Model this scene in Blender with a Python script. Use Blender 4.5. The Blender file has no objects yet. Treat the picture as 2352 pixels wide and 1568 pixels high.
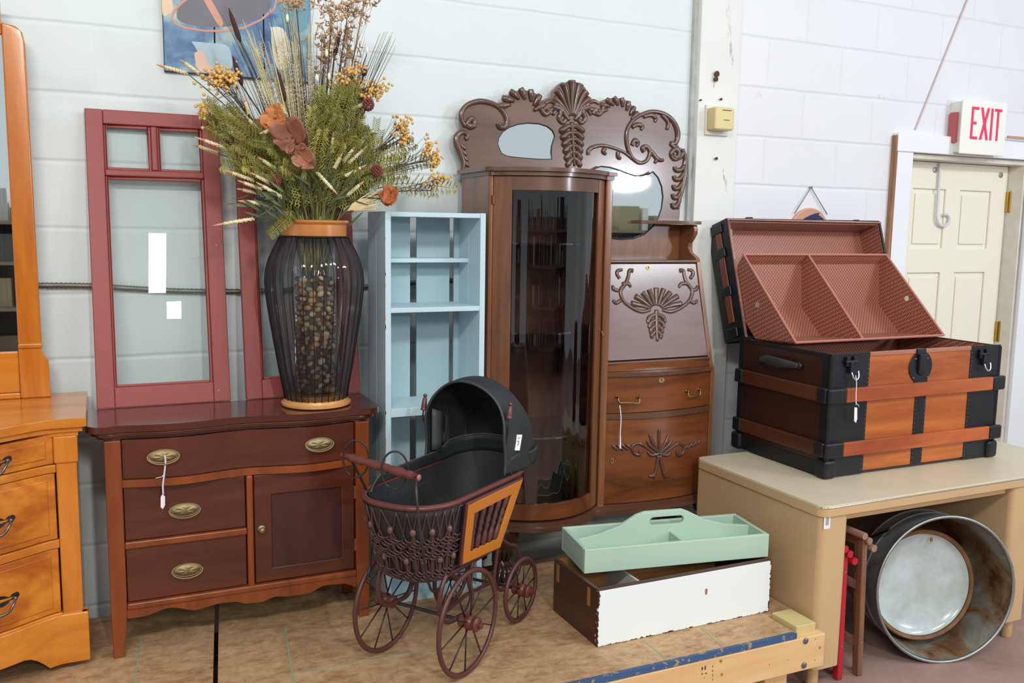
import bpy, bmesh, math, random
from math import sin, cos, pi, radians, sqrt, atan2, exp
from mathutils import Vector, Matrix, noise
import mathutils
random.seed(7)
S = bpy.context.scene
COL = S.collection

# ------------------------------------------------------------------ camera
CAMZ = 1.49
YAW, PIT, ROL, FPX = .4349, .1264, .0158, 2058.93
CP = Vector((0, -3.0962, CAMZ))
FW = Vector((sin(YAW)*cos(PIT), cos(YAW)*cos(PIT), -sin(PIT)))
_rt = Vector((cos(YAW), -sin(YAW), 0)); _up = _rt.cross(FW)
RT = _rt*cos(ROL) + _up*sin(ROL)
UP = _up*cos(ROL) - _rt*sin(ROL)
cd = bpy.data.cameras.new('camera'); cam = bpy.data.objects.new('camera', cd); COL.objects.link(cam)
cd.sensor_width = 36; cd.lens = FPX*36/2352; cd.clip_start = .05; cd.clip_end = 60
cam.matrix_world = Matrix(((RT.x, UP.x, -FW.x, CP.x), (RT.y, UP.y, -FW.y, CP.y), (RT.z, UP.z, -FW.z, CP.z), (0, 0, 0, 1)))
S.camera = cam
# ------------------------------------------------------------------ light and exposure
S.view_settings.view_transform = 'Standard'; S.view_settings.look = 'None'
S.view_settings.gamma = 1; S.view_settings.use_curve_mapping = False
S.view_settings.exposure = 0.0
W = bpy.data.worlds.new('world'); S.world = W; W.use_nodes = True
bg = W.node_tree.nodes['Background']; bg.inputs[0].default_value = (.80, .90, .95, 1); bg.inputs[1].default_value = .66
def area(name, loc, target, sx, sy, power, col):
    l = bpy.data.lights.new(name, 'AREA'); l.shape = 'RECTANGLE'; l.size = sx; l.size_y = sy
    l.energy = power; l.color = col
    o = bpy.data.objects.new(name, l); COL.objects.link(o); o.location = loc
    d = Vector(target)-Vector(loc); o.rotation_euler = d.to_track_quat('-Z', 'Y').to_euler()
    return o
WARM = (1.0, .965, .90); COOL = (.86, .93, 1.0)
area('ceiling_tube_light', (-.7, -3.7, 3.25), (-.3, -.5, .9), 1.3, .22, 62, (1, .98, .95))
area('ceiling_tube_light', (0.56, -6.5, 3.25), (0.7, -2.5, .6), .16, .62, 84, WARM)
area('ceiling_tube_light', (.84, -8.5, 3.25), (.8, -4, 0), .16, .22, 18, WARM)
area('ceiling_tube_light', (2.1, -3.4, 3.25), (1.9, -.8, .6), 1.3, .22, 25, (1, .97, .92))
area('ceiling_tube_light', (4.6, -3.3, 3.25), (3.4, -.8, .4), 1.3, .22, 36, COOL)
area('window_daylight', (4.95, -5.0, 1.98), (3.0, 0, 1.3), .50, .20, 50, (.84, .91, 1.0)).data.shape = 'ELLIPSE'

def PY(x, y, Y):
    d = FW + RT*((x-1176)/FPX) + UP*((784-y)/FPX)
    return CP + d*((Y-CP.y)/d.y)
def PX(x, y, X):
    d = FW + RT*((x-1176)/FPX) + UP*((784-y)/FPX)
    return CP + d*(X/d.x)
def PZ(x, y, Z):
    d = FW + RT*((x-1176)/FPX) + UP*((784-y)/FPX)
    return CP + d*((Z-CAMZ)/d.z)

# ------------------------------------------------------------------ mesh helpers
class M:
    """collects shapes that become one mesh object"""
    def __init__(s): s.v = []; s.f = []; s.mi = []; s.cur = 0
    def add(s, vs, fs):
        n = len(s.v); s.v += [Vector(v) for v in vs]
        for f in fs: s.f.append([i+n for i in f]); s.mi.append(s.cur)
        return s
    def box(s, x0, x1, y0, y1, z0, z1, mat=None):
        vs = [Vector((x, y, z)) for z in (z0, z1) for y in (y0, y1) for x in (x0, x1)]
        if mat is not None: vs = [mat @ v for v in vs]
        return s.add(vs, [(0, 2, 3, 1), (4, 5, 7, 6), (0, 1, 5, 4), (2, 6, 7, 3), (0, 4, 6, 2), (1, 3, 7, 5)])
    def tube(s, pts, r, n=8, cap=True, squash=None, closed=False):
        """round bar along pts; r number or list; squash=(axis vector, factor) flattens it"""
        pts = [Vector(p) for p in pts]; m = len(pts)
        rs = r if isinstance(r, (list, tuple)) else [r]*m
        if len(rs) != m:
            rs = [rs[min(len(rs)-1, int(i*(len(rs)-1)/(m-1)))] + (rs[min(len(rs)-1, int(i*(len(rs)-1)/(m-1))+1)] - rs[min(len(rs)-1, int(i*(len(rs)-1)/(m-1)))])*((i*(len(rs)-1)/(m-1)) % 1) for i in range(m)]
        T = []
        for i in range(m):
            if closed: t = pts[(i+1) % m]-pts[i-1]
            else: t = pts[min(i+1, m-1)]-pts[max(i-1, 0)]
            if t.length < 1e-9: t = Vector((0, 0, 1))
            T.append(t.normalized())
        a = T[0].orthogonal().normalized(); vs = []
        for i in range(m):
            a = (a - T[i]*a.dot(T[i]))
            if a.length < 1e-6: a = T[i].orthogonal()
            a.normalize(); b = T[i].cross(a)
            for k in range(n):
                q = 2*pi*k/n; o = (a*cos(q)+b*sin(q))*rs[i]
                if squash: ax, fc = squash; o = o - ax*(o.dot(ax)*(1-fc))
                vs.append(pts[i]+o)
        fs = []
        for i in range(m if closed else m-1):
            for k in range(n):
                j = (i+1) % m
                fs.append((i*n+k, i*n+(k+1) % n, j*n+(k+1) % n, j*n+k))
        if cap and not closed:
            fs.append(tuple(range(n-1, -1, -1))); fs.append(tuple((m-1)*n+k for k in range(n)))
        return s.add(vs, fs)
    def lathe(s, prof, origin=(0, 0, 0), axis=(0, 0, 1), n=32, cap=True):
        """prof: list of (radius, height) along axis"""
        ax = Vector(axis).normalized(); a = ax.orthogonal().normalized(); b = ax.cross(a); o = Vector(origin)
        vs = []; fs = []
        for r, h in prof:
            for k in range(n):
                q = 2*pi*k/n; vs.append(o+ax*h+(a*cos(q)+b*sin(q))*r)
        for i in range(len(prof)-1):
            for k in range(n): fs.append((i*n+k, i*n+(k+1) % n, (i+1)*n+(k+1) % n, (i+1)*n+k))
        if cap:
            if prof[0][0] > 1e-5: fs.append(tuple(range(n-1, -1, -1)))
            if prof[-1][0] > 1e-5: fs.append(tuple((len(prof)-1)*n+k for k in range(n)))
        return s.add(vs, fs)
    def ball(s, c, r, n=8, sc=(1, 1, 1)):
        c = Vector(c); prof = []
        vs = []; fs = []; m = max(4, n//2+1)
        for i in range(m+1):
            t = pi*i/m
            for k in range(n):
                q = 2*pi*k/n; vs.append(c+Vector((sin(t)*cos(q)*r*sc[0], sin(t)*sin(q)*r*sc[1], -cos(t)*r*sc[2])))
        for i in range(m):
            for k in range(n): fs.append((i*n+k, i*n+(k+1) % n, (i+1)*n+(k+1) % n, (i+1)*n+k))
        return s.add(vs, fs)
    def prism(s, outline, ext):
        """outline: closed list of 3D points; ext: extrusion vector"""
        e = Vector(ext); o = [Vector(p) for p in outline]; n = len(o)
        tri = mathutils.geometry.tessellate_polygon([o])
        vs = o+[p+e for p in o]; fs = [tuple(t) for t in tri]+[tuple(i+n for i in reversed(t)) for t in tri]
        for i in range(n): fs.append((i, (i+1) % n, (i+1) % n+n, i+n))
        return s.add(vs, fs)
    def prism_hole(s, outline, holes, ext):
        e = Vector(ext); loops = [[Vector(p) for p in outline]]+[[Vector(p) for p in h] for h in holes]
        tri = mathutils.geometry.tessellate_polygon(loops); allp = [p for l in loops for p in l]; n = len(allp)
        vs = allp+[p+e for p in allp]; fs = [tuple(t) for t in tri]+[tuple(i+n for i in reversed(t)) for t in tri]
        k = 0
        for l in loops:
            m = len(l)
            for i in range(m): fs.append((k+i, k+(i+1) % m, k+(i+1) % m+n, k+i+n))
            k += m
        return s.add(vs, fs)
    def grid(s, fn, nu, nv, closeu=False, closev=False):
        vs = [Vector(fn(i/(nu if closeu else nu-1), j/(nv if closev else nv-1))) for i in range(nu) for j in range(nv)]
        fs = []
        for i in range(nu if closeu else nu-1):
            for j in range(nv if closev else nv-1):
                i2 = (i+1) % nu; j2 = (j+1) % nv
                fs.append((i*nv+j, i2*nv+j, i2*nv+j2, i*nv+j2))
        return s.add(vs, fs)

def obj(name, m, mat, parent=None, bevel=0, smooth=False, seg=2, fix=True, solid=0, label=None):
    """links one mesh; geometry is given in world space, stored relative to the thing's base"""
    org = Vector(parent['_o']) if parent is not None and '_o' in parent else Vector((0, 0, 0))
    if parent is None:
        xs = [v.x for v in m.v]; ys = [v.y for v in m.v]; zs = [v.z for v in m.v]
        org = Vector(((min(xs)+max(xs))/2, (min(ys)+max(ys))/2, min(zs)))
    me = bpy.data.meshes.new(name); me.from_pydata([v-org for v in m.v], [], m.f); me.update()
    if fix:
        bm = bmesh.new(); bm.from_mesh(me); bmesh.ops.remove_doubles(bm, verts=bm.verts, dist=1e-6)
        bmesh.ops.recalc_face_normals(bm, faces=bm.faces); bm.to_mesh(me); bm.free()
    mats = mat if isinstance(mat, (list, tuple)) else [mat]
    for k in mats: me.materials.append(k)
    if len(mats) > 1 and len(m.mi) == len(me.polygons): me.polygons.foreach_set('material_index', m.mi)
    o = bpy.data.objects.new(name, me); COL.objects.link(o)
    if parent is None: o.location = org
    else: o.parent = parent; o['_o'] = tuple(org)
    if smooth:
        me.polygons.foreach_set('use_smooth', [True]*len(me.polygons))
        if smooth != 'all':
            me.update()
            bm = bmesh.new(); bm.from_mesh(me)
            for e in bm.edges:
                if len(e.link_faces) == 2 and e.calc_face_angle(0) > radians(40 if smooth is True else smooth): e.smooth = False
            bm.to_mesh(me); bm.free()
    if solid:
        md = o.modifiers.new('thick', 'SOLIDIFY'); md.thickness = solid; md.offset = 0
    if bevel:
        md = o.modifiers.new('bevel', 'BEVEL'); md.width = bevel; md.segments = seg; md.limit_method = 'ANGLE'; md.angle_limit = radians(35); md.harden_normals = False
        me.polygons.foreach_set('use_smooth', [True]*len(me.polygons))
        wn = o.modifiers.new('wn', 'WEIGHTED_NORMAL'); wn.keep_sharp = True
    if label: o['label'] = label
    return o
def thing(name, label, cat, base, group=None):
    o = bpy.data.objects.new(name, None); COL.objects.link(o); o.location = base; o.empty_display_size = .05
    o['label'] = label; o['category'] = cat; o['_o'] = tuple(base)
    if group: o['group'] = group
    return o
def tag(o, label, cat, group=None, kind=None):
    o['label'] = label; o['category'] = cat
    if group: o['group'] = group
    if kind: o['kind'] = kind
    return o
def struct(name, m, mat, **k):
    o = obj(name, m, mat, **k); o['kind'] = 'structure'; return o
def arc(c, r, a0, a1, n, ux=Vector((1, 0, 0)), uy=Vector((0, 0, 1))):
    c = Vector(c); return [c+ux*(r*cos(a0+(a1-a0)*i/(n-1)))+uy*(r*sin(a0+(a1-a0)*i/(n-1))) for i in range(n)]
def smoothp(pts, n):
    """Catmull-Rom through pts"""
    pts = [Vector(p) for p in pts]; out = []
    for i in range(len(pts)-1):
        p0 = pts[max(i-1, 0)]; p1 = pts[i]; p2 = pts[i+1]; p3 = pts[min(i+2, len(pts)-1)]
        for k in range(n):
            t = k/n
            out.append(.5*((2*p1)+(p2-p0)*t+(2*p0-5*p1+4*p2-p3)*t*t+(3*p1-p0-3*p2+p3)*t*t*t))
    out.append(pts[-1]); return out

# ------------------------------------------------------------------ materials
def lin(c):
    if isinstance(c, str): c = [int(c[i:i+2], 16) for i in (0, 2, 4)]
    return tuple(((x/255)/12.92 if x/255 <= .04045 else ((x/255+.055)/1.055)**2.4) for x in c)+(1,)
class N:
    def __init__(s, name):
        s.m = bpy.data.materials.new(name); s.m.use_nodes = True; s.t = s.m.node_tree; s.b = s.t.nodes['Principled BSDF']; s.out = s.t.nodes['Material Output']
    def n(s, typ, **k):
        x = s.t.nodes.new(typ)
        for a, b in k.items():
            if a.startswith('i_'): x.inputs[a[2:].replace('_', ' ')].default_value = b
            else: setattr(x, a, b)
        return x
    def l(s, a, b): s.t.links.new(a, b)
    def coords(s, scale=(1, 1, 1), rot=(0, 0, 0), kind='Object'):
        tc = s.n('ShaderNodeTexCoord'); mp = s.n('ShaderNodeMapping'); mp.inputs['Scale'].default_value = scale; mp.inputs['Rotation'].default_value = rot
        s.l(tc.outputs[kind], mp.inputs[0]); return mp.outputs[0]
    def ramp(s, fac, stops):
        r = s.n('ShaderNodeValToRGB'); e = r.color_ramp.elements
        e[0].position, e[0].color = stops[0]; e[1].position, e[1].color = stops[-1]
        for p, c in stops[1:-1]: q = e.new(p); q.color = c
        s.l(fac, r.inputs[0]); return r.outputs[0]
    def noise(s, vec, scale, detail=4, rough=.5, dist=0):
        x = s.n('ShaderNodeTexNoise'); x.inputs['Scale'].default_value = scale; x.inputs['Detail'].default_value = detail; x.inputs['Roughness'].default_value = rough; x.inputs['Distortion'].default_value = dist
        if vec: s.l(vec, x.inputs['Vector'])
        return x.outputs['Fac']
    def mix(s, fac, a, b, typ='MIX'):
        x = s.n('ShaderNodeMix'); x.data_type = 'RGBA'; x.blend_type = typ
        for v, i in ((fac, 0), (a, 6), (b, 7)):
            if hasattr(v, 'is_linked') or hasattr(v, 'links'): s.l(v, x.inputs[i])
            else: x.inputs[i].default_value = v
        return x.outputs[2]
    def bump(s, h, st=.3, dist=.01):
        b = s.n('ShaderNodeBump'); b.inputs['Strength'].default_value = st; b.inputs['Distance'].default_value = dist
        s.l(h, b.inputs['Height']); s.l(b.outputs[0], s.b.inputs['Normal']); return b
    def set(s, **k):
        for a, v in k.items(): s.b.inputs[a.replace('_', ' ')].default_value = v
        return s
def plain(name, col, rough=.5, metal=0, spec=.5, bump=0, bscale=200, vary=0):
    q = N(name); c = lin(col); q.b.inputs['Base Color'].default_value = c
    q.set(Roughness=rough, Metallic=metal); q.b.inputs['Specular IOR Level'].default_value = spec
    if vary:
        v = q.coords(); f = q.noise(v, 9, 5, .6)
        cc = q.ramp(f, [(.3, tuple(x*(1-vary) for x in c[:3])+(1,)), (.7, tuple(min(1, x*(1+vary)) for x in c[:3])+(1,))]); q.l(cc, q.b.inputs['Base Color'])
    if bump: q.bump(q.noise(q.coords(), bscale, 3), bump, .002)
    return q.m
def wood(name, light, dark, axis='x', scale=1., rough=.35, coat=0, ring=.5, contrast=1., stripe=40):
    """grain runs along axis"""
    q = N(name); sc = {'x': (.12, 1, 1), 'y': (1, .12, 1), 'z': (1, 1, .12)}[axis]
    v = q.coords(tuple(k*scale for k in sc))
    a = q.noise(v, 9, 3, .5, 1.2); b = q.noise(v, stripe*2, 4, .6, .3)
    w = q.n('ShaderNodeMath', operation='MULTIPLY'); q.l(a, w.inputs[0]); w.inputs[1].default_value = 1-.45*ring
    w2 = q.n('ShaderNodeMath', operation='MULTIPLY_ADD'); q.l(b, w2.inputs[0]); w2.inputs[1].default_value = .45*ring; q.l(w.outputs[0], w2.inputs[2])
    d = .17/contrast
    c = q.ramp(w2.outputs[0], [(.5-d, lin(dark)), (.5+d, lin(light))]); q.l(c, q.b.inputs['Base Color'])
    q.set(Roughness=rough); q.b.inputs['Coat Weight'].default_value = coat; q.b.inputs['Coat Roughness'].default_value = .15
    q.bump(b, .08, .002)
    return q.m
def worn(name, col, under, amount=.1, rough=.55, scale=14, axis=None, edge=.02):
    """paint with chipped spots that show what is below it"""
    q = N(name); v = q.coords((1, 1, 1) if not axis else {'x': (.2, 1, 1), 'z': (1, 1, .2)}[axis])
    f = q.noise(v, scale, 6, .7, .2); g = q.noise(q.coords(), 3, 3)
    c1 = q.ramp(g, [(.3, tuple(x*.93 for x in lin(col)[:3])+(1,)), (.7, lin(col))])
    m = q.n('ShaderNodeMapRange'); q.l(f, m.inputs[0]); m.inputs[1].default_value = .70-amount; m.inputs[2].default_value = .70-amount+edge
    c = q.mix(m.outputs[0], c1, lin(under)); q.l(c, q.b.inputs['Base Color']); q.set(Roughness=rough)
    q.bump(q.noise(v, 60, 3), .06, .002)
    return q.m
def glass(name, tint=(1, 1, 1, 1), rough=.0, refl=1.0, ior=1.5):
    q = N(name); q.t.nodes.remove(q.b)
    t = q.n('ShaderNodeBsdfTransparent'); t.inputs[0].default_value = tint
    g = q.n('ShaderNodeBsdfGlossy'); g.inputs['Roughness'].default_value = rough; g.inputs['Color'].default_value = (1, 1, 1, 1)
    fr = q.n('ShaderNodeFresnel'); fr.inputs[0].default_value = ior
    mu = q.n('ShaderNodeMath', operation='MULTIPLY'); q.l(fr.outputs[0], mu.inputs[0]); mu.inputs[1].default_value = refl
    mx = q.n('ShaderNodeMixShader'); q.l(mu.outputs[0], mx.inputs[0]); q.l(t.outputs[0], mx.inputs[1]); q.l(g.outputs[0], mx.inputs[2])
    q.l(mx.outputs[0], q.out.inputs[0]); return q.m
def metal(name, col, rough=.3, vary=.0, bump=.0):
    q = N(name); q.b.inputs['Base Color'].default_value = lin(col); q.set(Metallic=1, Roughness=rough)
    if vary:
        f = q.noise(q.coords(), 12, 6, .65); c = q.ramp(f, [(.3, tuple(x*(1-vary) for x in lin(col)[:3])+(1,)), (.7, lin(col))]); q.l(c, q.b.inputs['Base Color'])
        mr = q.n('ShaderNodeMapRange'); q.l(f, mr.inputs[0]); mr.inputs[3].default_value = rough+.2; mr.inputs[4].default_value = rough; q.l(mr.outputs[0], q.b.inputs['Roughness'])
    if bump: q.bump(q.noise(q.coords(), 40, 4), bump, .003)
    return q.m
# ================================================================== the setting
ZP = CAMZ-1.238          # top of the wooden platform
ZW = CAMZ-.56            # top of the washstand
ZD = CAMZ-.86            # top of the metal desk
def block_wall(name, col, mort, x0, zb, offset, stain=False):
    q = N(name); tc = q.n('ShaderNodeTexCoord'); sp = q.n('ShaderNodeSeparateXYZ'); cb = q.n('ShaderNodeCombineXYZ')
    g = q.n('ShaderNodeNewGeometry'); q.l(g.outputs['Position'], sp.inputs[0])
    ax = q.n('ShaderNodeMath', operation='SUBTRACT'); q.l(sp.outputs[0], ax.inputs[0]); ax.inputs[1].default_value = x0-.4064*20
    az = q.n('ShaderNodeMath', operation='SUBTRACT'); q.l(sp.outputs[2], az.inputs[0]); az.inputs[1].default_value = zb-.2032*20
    q.l(ax.outputs[0], cb.inputs[0]); q.l(az.outputs[0], cb.inputs[1])
    wob = q.n('ShaderNodeTexNoise'); wob.inputs['Scale'].default_value = 5; q.l(g.outputs['Position'], wob.inputs['Vector'])
    va = q.n('ShaderNodeVectorMath', operation='MULTIPLY_ADD'); q.l(wob.outputs['Color'], va.inputs[0]); va.inputs[1].default_value = (.012, .008, 0); q.l(cb.outputs[0], va.inputs[2])
    b = q.n('ShaderNodeTexBrick'); b.offset = offset; b.offset_frequency = 2; b.squash = 1
    q.l(va.outputs[0], b.inputs['Vector'])
    for k, v in (('Scale', 1), ('Mortar Size', .008), ('Mortar Smooth', .9), ('Brick Width', .4064), ('Row Height', .2032), ('Bias', 0)): b.inputs[k].default_value = v
    b.inputs['Color1'].default_value = (1, 1, 1, 1); b.inputs['Color2'].default_value = (.972, .976, .98, 1); b.inputs['Mortar'].default_value = mort
    n1 = q.noise(g.outputs['Position'], 2.3, 5, .6); base = q.ramp(n1, [(.3, tuple(x*.965 for x in lin(col)[:3])+(1,)), (.7, lin(col))])
    c = q.mix(1.0, base, b.outputs['Color'], 'MULTIPLY')
    if stain:
        n2 = q.noise(g.outputs['Position'], 7.5, 9, .78, .2); mr = q.n('ShaderNodeMapRange'); q.l(n2, mr.inputs[0]); mr.inputs[1].default_value = .655; mr.inputs[2].default_value = .70; mr.inputs[4].default_value = .55
        c = q.mix(mr.outputs[0], c, lin('b7b3ad'))
    q.l(c, q.b.inputs['Base Color']); q.set(Roughness=.62)
    b.inputs['Mortar'].default_value = mort
    fz = q.n('ShaderNodeMath', operation='DIVIDE'); sv = q.n('ShaderNodeSeparateXYZ'); q.l(va.outputs[0], sv.inputs[0]); q.l(sv.outputs[1], fz.inputs[0]); fz.inputs[1].default_value = .2032
    pg = q.n('ShaderNodeMath', operation='PINGPONG'); q.l(fz.outputs[0], pg.inputs[0]); pg.inputs[1].default_value = .5
    gr = q.n('ShaderNodeMapRange'); gr.interpolation_type = 'SMOOTHSTEP'; q.l(pg.outputs[0], gr.inputs[0]); gr.inputs[1].default_value = .0; gr.inputs[2].default_value = .055; gr.inputs[3].default_value = 1; gr.inputs[4].default_value = 0
    bm_ = q.n('ShaderNodeMath', operation='MULTIPLY'); q.l(b.outputs['Fac'], bm_.inputs[0]); bm_.inputs[1].default_value = .45 if stain else .22
    mxh = q.n('ShaderNodeMath', operation='MAXIMUM'); q.l(gr.outputs[0], mxh.inputs[0]); q.l(bm_.outputs[0], mxh.inputs[1])
    hh = q.n('ShaderNodeMath', operation='MULTIPLY_ADD'); q.l(mxh.outputs[0], hh.inputs[0]); hh.inputs[1].default_value = -1.0
    fine = q.noise(g.outputs['Position'], 110, 5, .6); fm = q.n('ShaderNodeMath', operation='MULTIPLY'); q.l(fine, fm.inputs[0]); fm.inputs[1].default_value = .28
    q.l(fm.outputs[0], hh.inputs[2]); q.bump(hh.outputs[0], .42, .007)
    return q.m
wallL = block_wall('painted_block_left', 'dbe3e3', (.985, .99, .99, 1), .1590, CAMZ-1.6457, .34)
wallR = block_wall('painted_block_right', 'e4e4e8', (.955, .957, .967, 1), 2.6208, CAMZ-1.6298, .5, True)
struct('wall_left', M().box(-3.4, 2.2285, 0, .12, -.3, 3.4), wallL)
dl, dr_, dtop = 3.474, 4.30, CAMZ+.373     # door opening
struct('wall_right', M().box(2.425, dl, 0, .12, 0, 3.4).box(dl, dr_, 0, .12, dtop, 3.4).box(dr_, 7.5, 0, .12, 0, 3.4), wallR)
beamw = worn('old_white_paint', 'e4e5e1', 'a39b90', .075, .6, 16, 'z', .05)
struct('trim_1', M().box(2.2285, 2.43, -.045, .12, 0, 3.4), beamw, bevel=.004)
struct('trim_2', M().box(2.214, 2.232, -.02, 0, 0, 3.4), plain('grey_caulk', 'b9bbb6', .8, vary=.25), bevel=.003)
# concrete floor under everything
q = N('brown_floor'); f = q.noise(q.coords(), 3.2, 8, .7, .3); c = q.ramp(f, [(.3, lin('8a6c62')), (.7, lin('ae9086'))]); q.l(c, q.b.inputs['Base Color']); q.set(Roughness=.75); q.bump(q.noise(q.coords(), 90, 3), .1, .004)
struct('floor', M().box(-3.4, 7.5, -9, .12, -.1, 0), q.m)
# shop goods on the far side of the aisle: seen in the mirrors and the cabinet glass
rg = random.Random(21); gm = [plain('goods_%d' % i, c_, .6) for i, c_ in enumerate(('8a7a68', '6f716f', 'e8e4d8', '8e3a3a', '4a708a', 'a89f7a', 'f2f0ea', '7a6652', '3a3b3e', 'babcb8'))]
m = M()
for x in [v*1.15-3.2 for v in range(9)]:
    m.cur = 1; m.box(x, x+.04, -6.4, -5.95, 0, 1.6)
    for z in (.3, .7, 1.1, 1.45):
        m.cur = 0; m.box(x+.04, x+1.15, -6.4, -5.95, z, z+.03); xx = x+.06
        while xx < x+1.05:
            w_ = rg.uniform(.06, .28); h_ = rg.uniform(.08, .33); m.cur = rg.randrange(10)
            if rg.random() < .8: m.box(xx, min(xx+w_, x+1.12), -6.3, -6.0-rg.uniform(0, .12), z+.03, z+.03+h_)
            xx += w_+rg.uniform(.01, .08)
m.cur = 1; m.box(-3.2, 7.1, -6.45, -6.4, 0, 1.6)
tag(obj('shop_shelving', m, gm, None, fix=False), 'dark shelving with mixed shop goods across the aisle, seen only as a reflection', 'shelving', None, 'stuff')

# ---- door with casing, six panels
white = worn('white_casing_paint', 'eceef2', 'c9bfb4', .02, .45, 11, 'z', .03)
d1 = bpy.data.objects.new('door_1', None); COL.objects.link(d1); d1.location = ((dl+dr_)/2, .06, 0); d1['kind'] = 'structure'; d1['_o'] = tuple(d1.location)
m = M().box(dl-.105, dl, -.022, 0, 0, dtop+.07); m.box(dr_, dr_+.19, -.022, 0, 0, dtop+.10)
obj('casing', m, white, d1, bevel=.003)
ht = PY(2055, 303, -.03).z
obj('head_casing', M().box(dl-.112, dr_+.30, -.03, 0, dtop+.003, ht), white, d1, bevel=.003)
obj('jamb', M().box(dl, dl+.02, 0, .12, 0, dtop).box(dr_-.02, dr_, 0, .12, 0, dtop).box(dl, dr_, 0, .12, dtop-.022, dtop), plain('jamb_paint', 'd8d2c6', .5, vary=.12), d1, bevel=.002)
obj('raw_wood_edge', M().box(dl-.122, dl-.106, -.026, -.002, .2, ht-.012), wood('raw_pine_edge', 'b98a64', '7a5238', 'z', 2, .7), d1)
cream = plain('cream_door_paint', 'ece7d6', .42)
yd = .085
m = M(); x0, x1 = dl+.022, dr_-.022; z1 = dtop-.024
wd = x1-x0; st = .115; mid = .10
cols = [(x0+st, (x0+x1)/2-mid/2), ((x0+x1)/2+mid/2, x1-st)]
rows = [(z1-.42, z1-.13), (z1-1.10, z1-.54), (z1-1.78, z1-1.22)]
holes = [[(a, yd, c_), (b, yd, c_), (b, yd, d_), (a, yd, d_)] for a, b in cols for c_, d_ in rows]
m.prism_hole([(x0, yd, .02), (x1, yd, .02), (x1, yd, z1), (x0, yd, z1)], holes, (0, .012, 0))
leaf = obj('door_leaf', m, cream, d1, bevel=.004)
obj('door_core', M().box(x0, x1, yd+.0118, yd+.034, .02, z1), cream, leaf)
for a, b in cols:
    for c_, d_ in rows: obj('raised_panel', M().box(a+.022, b-.022, yd+.003, yd+.0125, c_+.022, d_-.022), cream, leaf, bevel=.007)
brass = metal('brass', 'c9a44e', .3, .3)
for zz in (CAMZ+.17, CAMZ-.50): obj('hinge', M().box(dr_-.03, dr_-.006, yd-.016, yd, zz-.05, zz+.05).tube([(dr_-.018, yd-.02, zz-.055), (dr_-.018, yd-.02, zz+.055)], .007), brass, d1, bevel=.001)
for px, py in ((2147, 390), (2298, 402)):
    p = PY(px, py, yd); obj('wood_screw', M().lathe([(.014, 0), (.014, .004), (.006, .006)], (p.x, yd, p.z), (0, -1, 0), 14), metal('screw_grey', 'a7a7a7', .4), d1, smooth=True)
# over-door hook
m = M(); a = PY(2160, 372, yd-.012); b = PY(2153, 480, yd-.012); c = PY(2165, 502, yd-.012)
pts = [(a.x, yd-.012, z1-.004), (b.x, yd-.012, b.z)]+[PY(x, y, yd-.012-.0) for x, y in ((2152, 500), (2157, 515), (2168, 519), (2178, 512), (2180, 500), (2174, 492), (2168, 494))]
m.tube(smoothp(pts, 5), .0065, 8)
tag(obj('door_hook', m, plain('white_hook', 'cfd0d2', .35), None, smooth=True), 'white metal hook with curled end hanging on the cream door', 'hook')

# ---- exit sign, cable, thermostat box on the post
Ys = -.075
ex = thing('exit_sign', 'white exit sign with red letters above the cream door', 'sign', (3.86, -.04, CAMZ+.39))
A, B_, C_, D_ = PY(2204, 231, Ys), PY(2309, 240, Ys), PY(2297, 362, Ys), PY(2189, 347, Ys)
xa, xb, za, zb = 3.715, 4.005, CAMZ+.387, CAMZ+.622
obj('housing', M().box(xa+.004, xb-.004, Ys+.006, 0, za, zb), plain('sign_side', 'e6e2da', .5), ex, bevel=.003)
obj('side_lens', M().box(xa-.012, xa+.0035, -.050, -.012, za+.045, zb-.05), plain('sign_side_red', 'b8585a', .5), ex, bevel=.002)
obj('face_plate', M().box(xa-.008, xb+.008, Ys-.004, Ys+.006, za-.008, zb+.008), plain('sign_white', 'f1eee6', .4), ex, bevel=.004)
red = plain('sign_red', 'f0305c', .5)
lx0, lx1, lz0, lz1 = xa+.052, xb-.030, za+.062, zb-.024
def letter(pts):
    obj('letter', M().prism([(x, Ys-.0068, z) for x, z in pts], (0, .0022, 0)), red, ex)
Hh, wl, tk_ = lz1-lz0, .048, .0125; x = lx0; zm = (lz0+lz1)/2
letter([(x, lz0), (x+wl, lz0), (x+wl, lz0+tk_), (x+tk_, lz0+tk_), (x+tk_, zm-tk_/2), (x+wl*.75, zm-tk_/2), (x+wl*.75, zm+tk_/2), (x+tk_, zm+tk_/2), (x+tk_, lz1-tk_), (x+wl, lz1-tk_), (x+wl, lz1), (x, lz1)])
x += wl+.014; w2 = .060; tx = .015; cxm = x+w2/2
letter([(x, lz0), (x+tx, lz0), (cxm, zm-.020), (x+w2-tx, lz0), (x+w2, lz0), (cxm+tx*.55, zm), (x+w2, lz1), (x+w2-tx, lz1), (cxm, zm+.020), (x+tx, lz1), (x, lz1), (cxm-tx*.55, zm)])
x += w2+.012; letter([(x, lz0), (x+tk_, lz0), (x+tk_, lz1), (x, lz1)])
x += tk_+.012; letter([(x+wl/2-tk_/2, lz0), (x+wl/2+tk_/2, lz0), (x+wl/2+tk_/2, lz1-tk_), (x+wl, lz1-tk_), (x+wl, lz1), (x, lz1), (x, lz1-tk_), (x+wl/2-tk_/2, lz1-tk_)])
p1, p0 = PY(2103, 297, -.006), PY(2222, 0, -.006)
q0 = p1+(p0-p1)*1.5
tag(obj('wall_cable', M().tube([p1, q0], .004, 8), plain('pinkish_cable', 'cdb9b4', .6), None, smooth=True), 'thin beige cable running diagonally up the white wall', 'cable')
a = PY(2303, 315, -.012)
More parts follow.
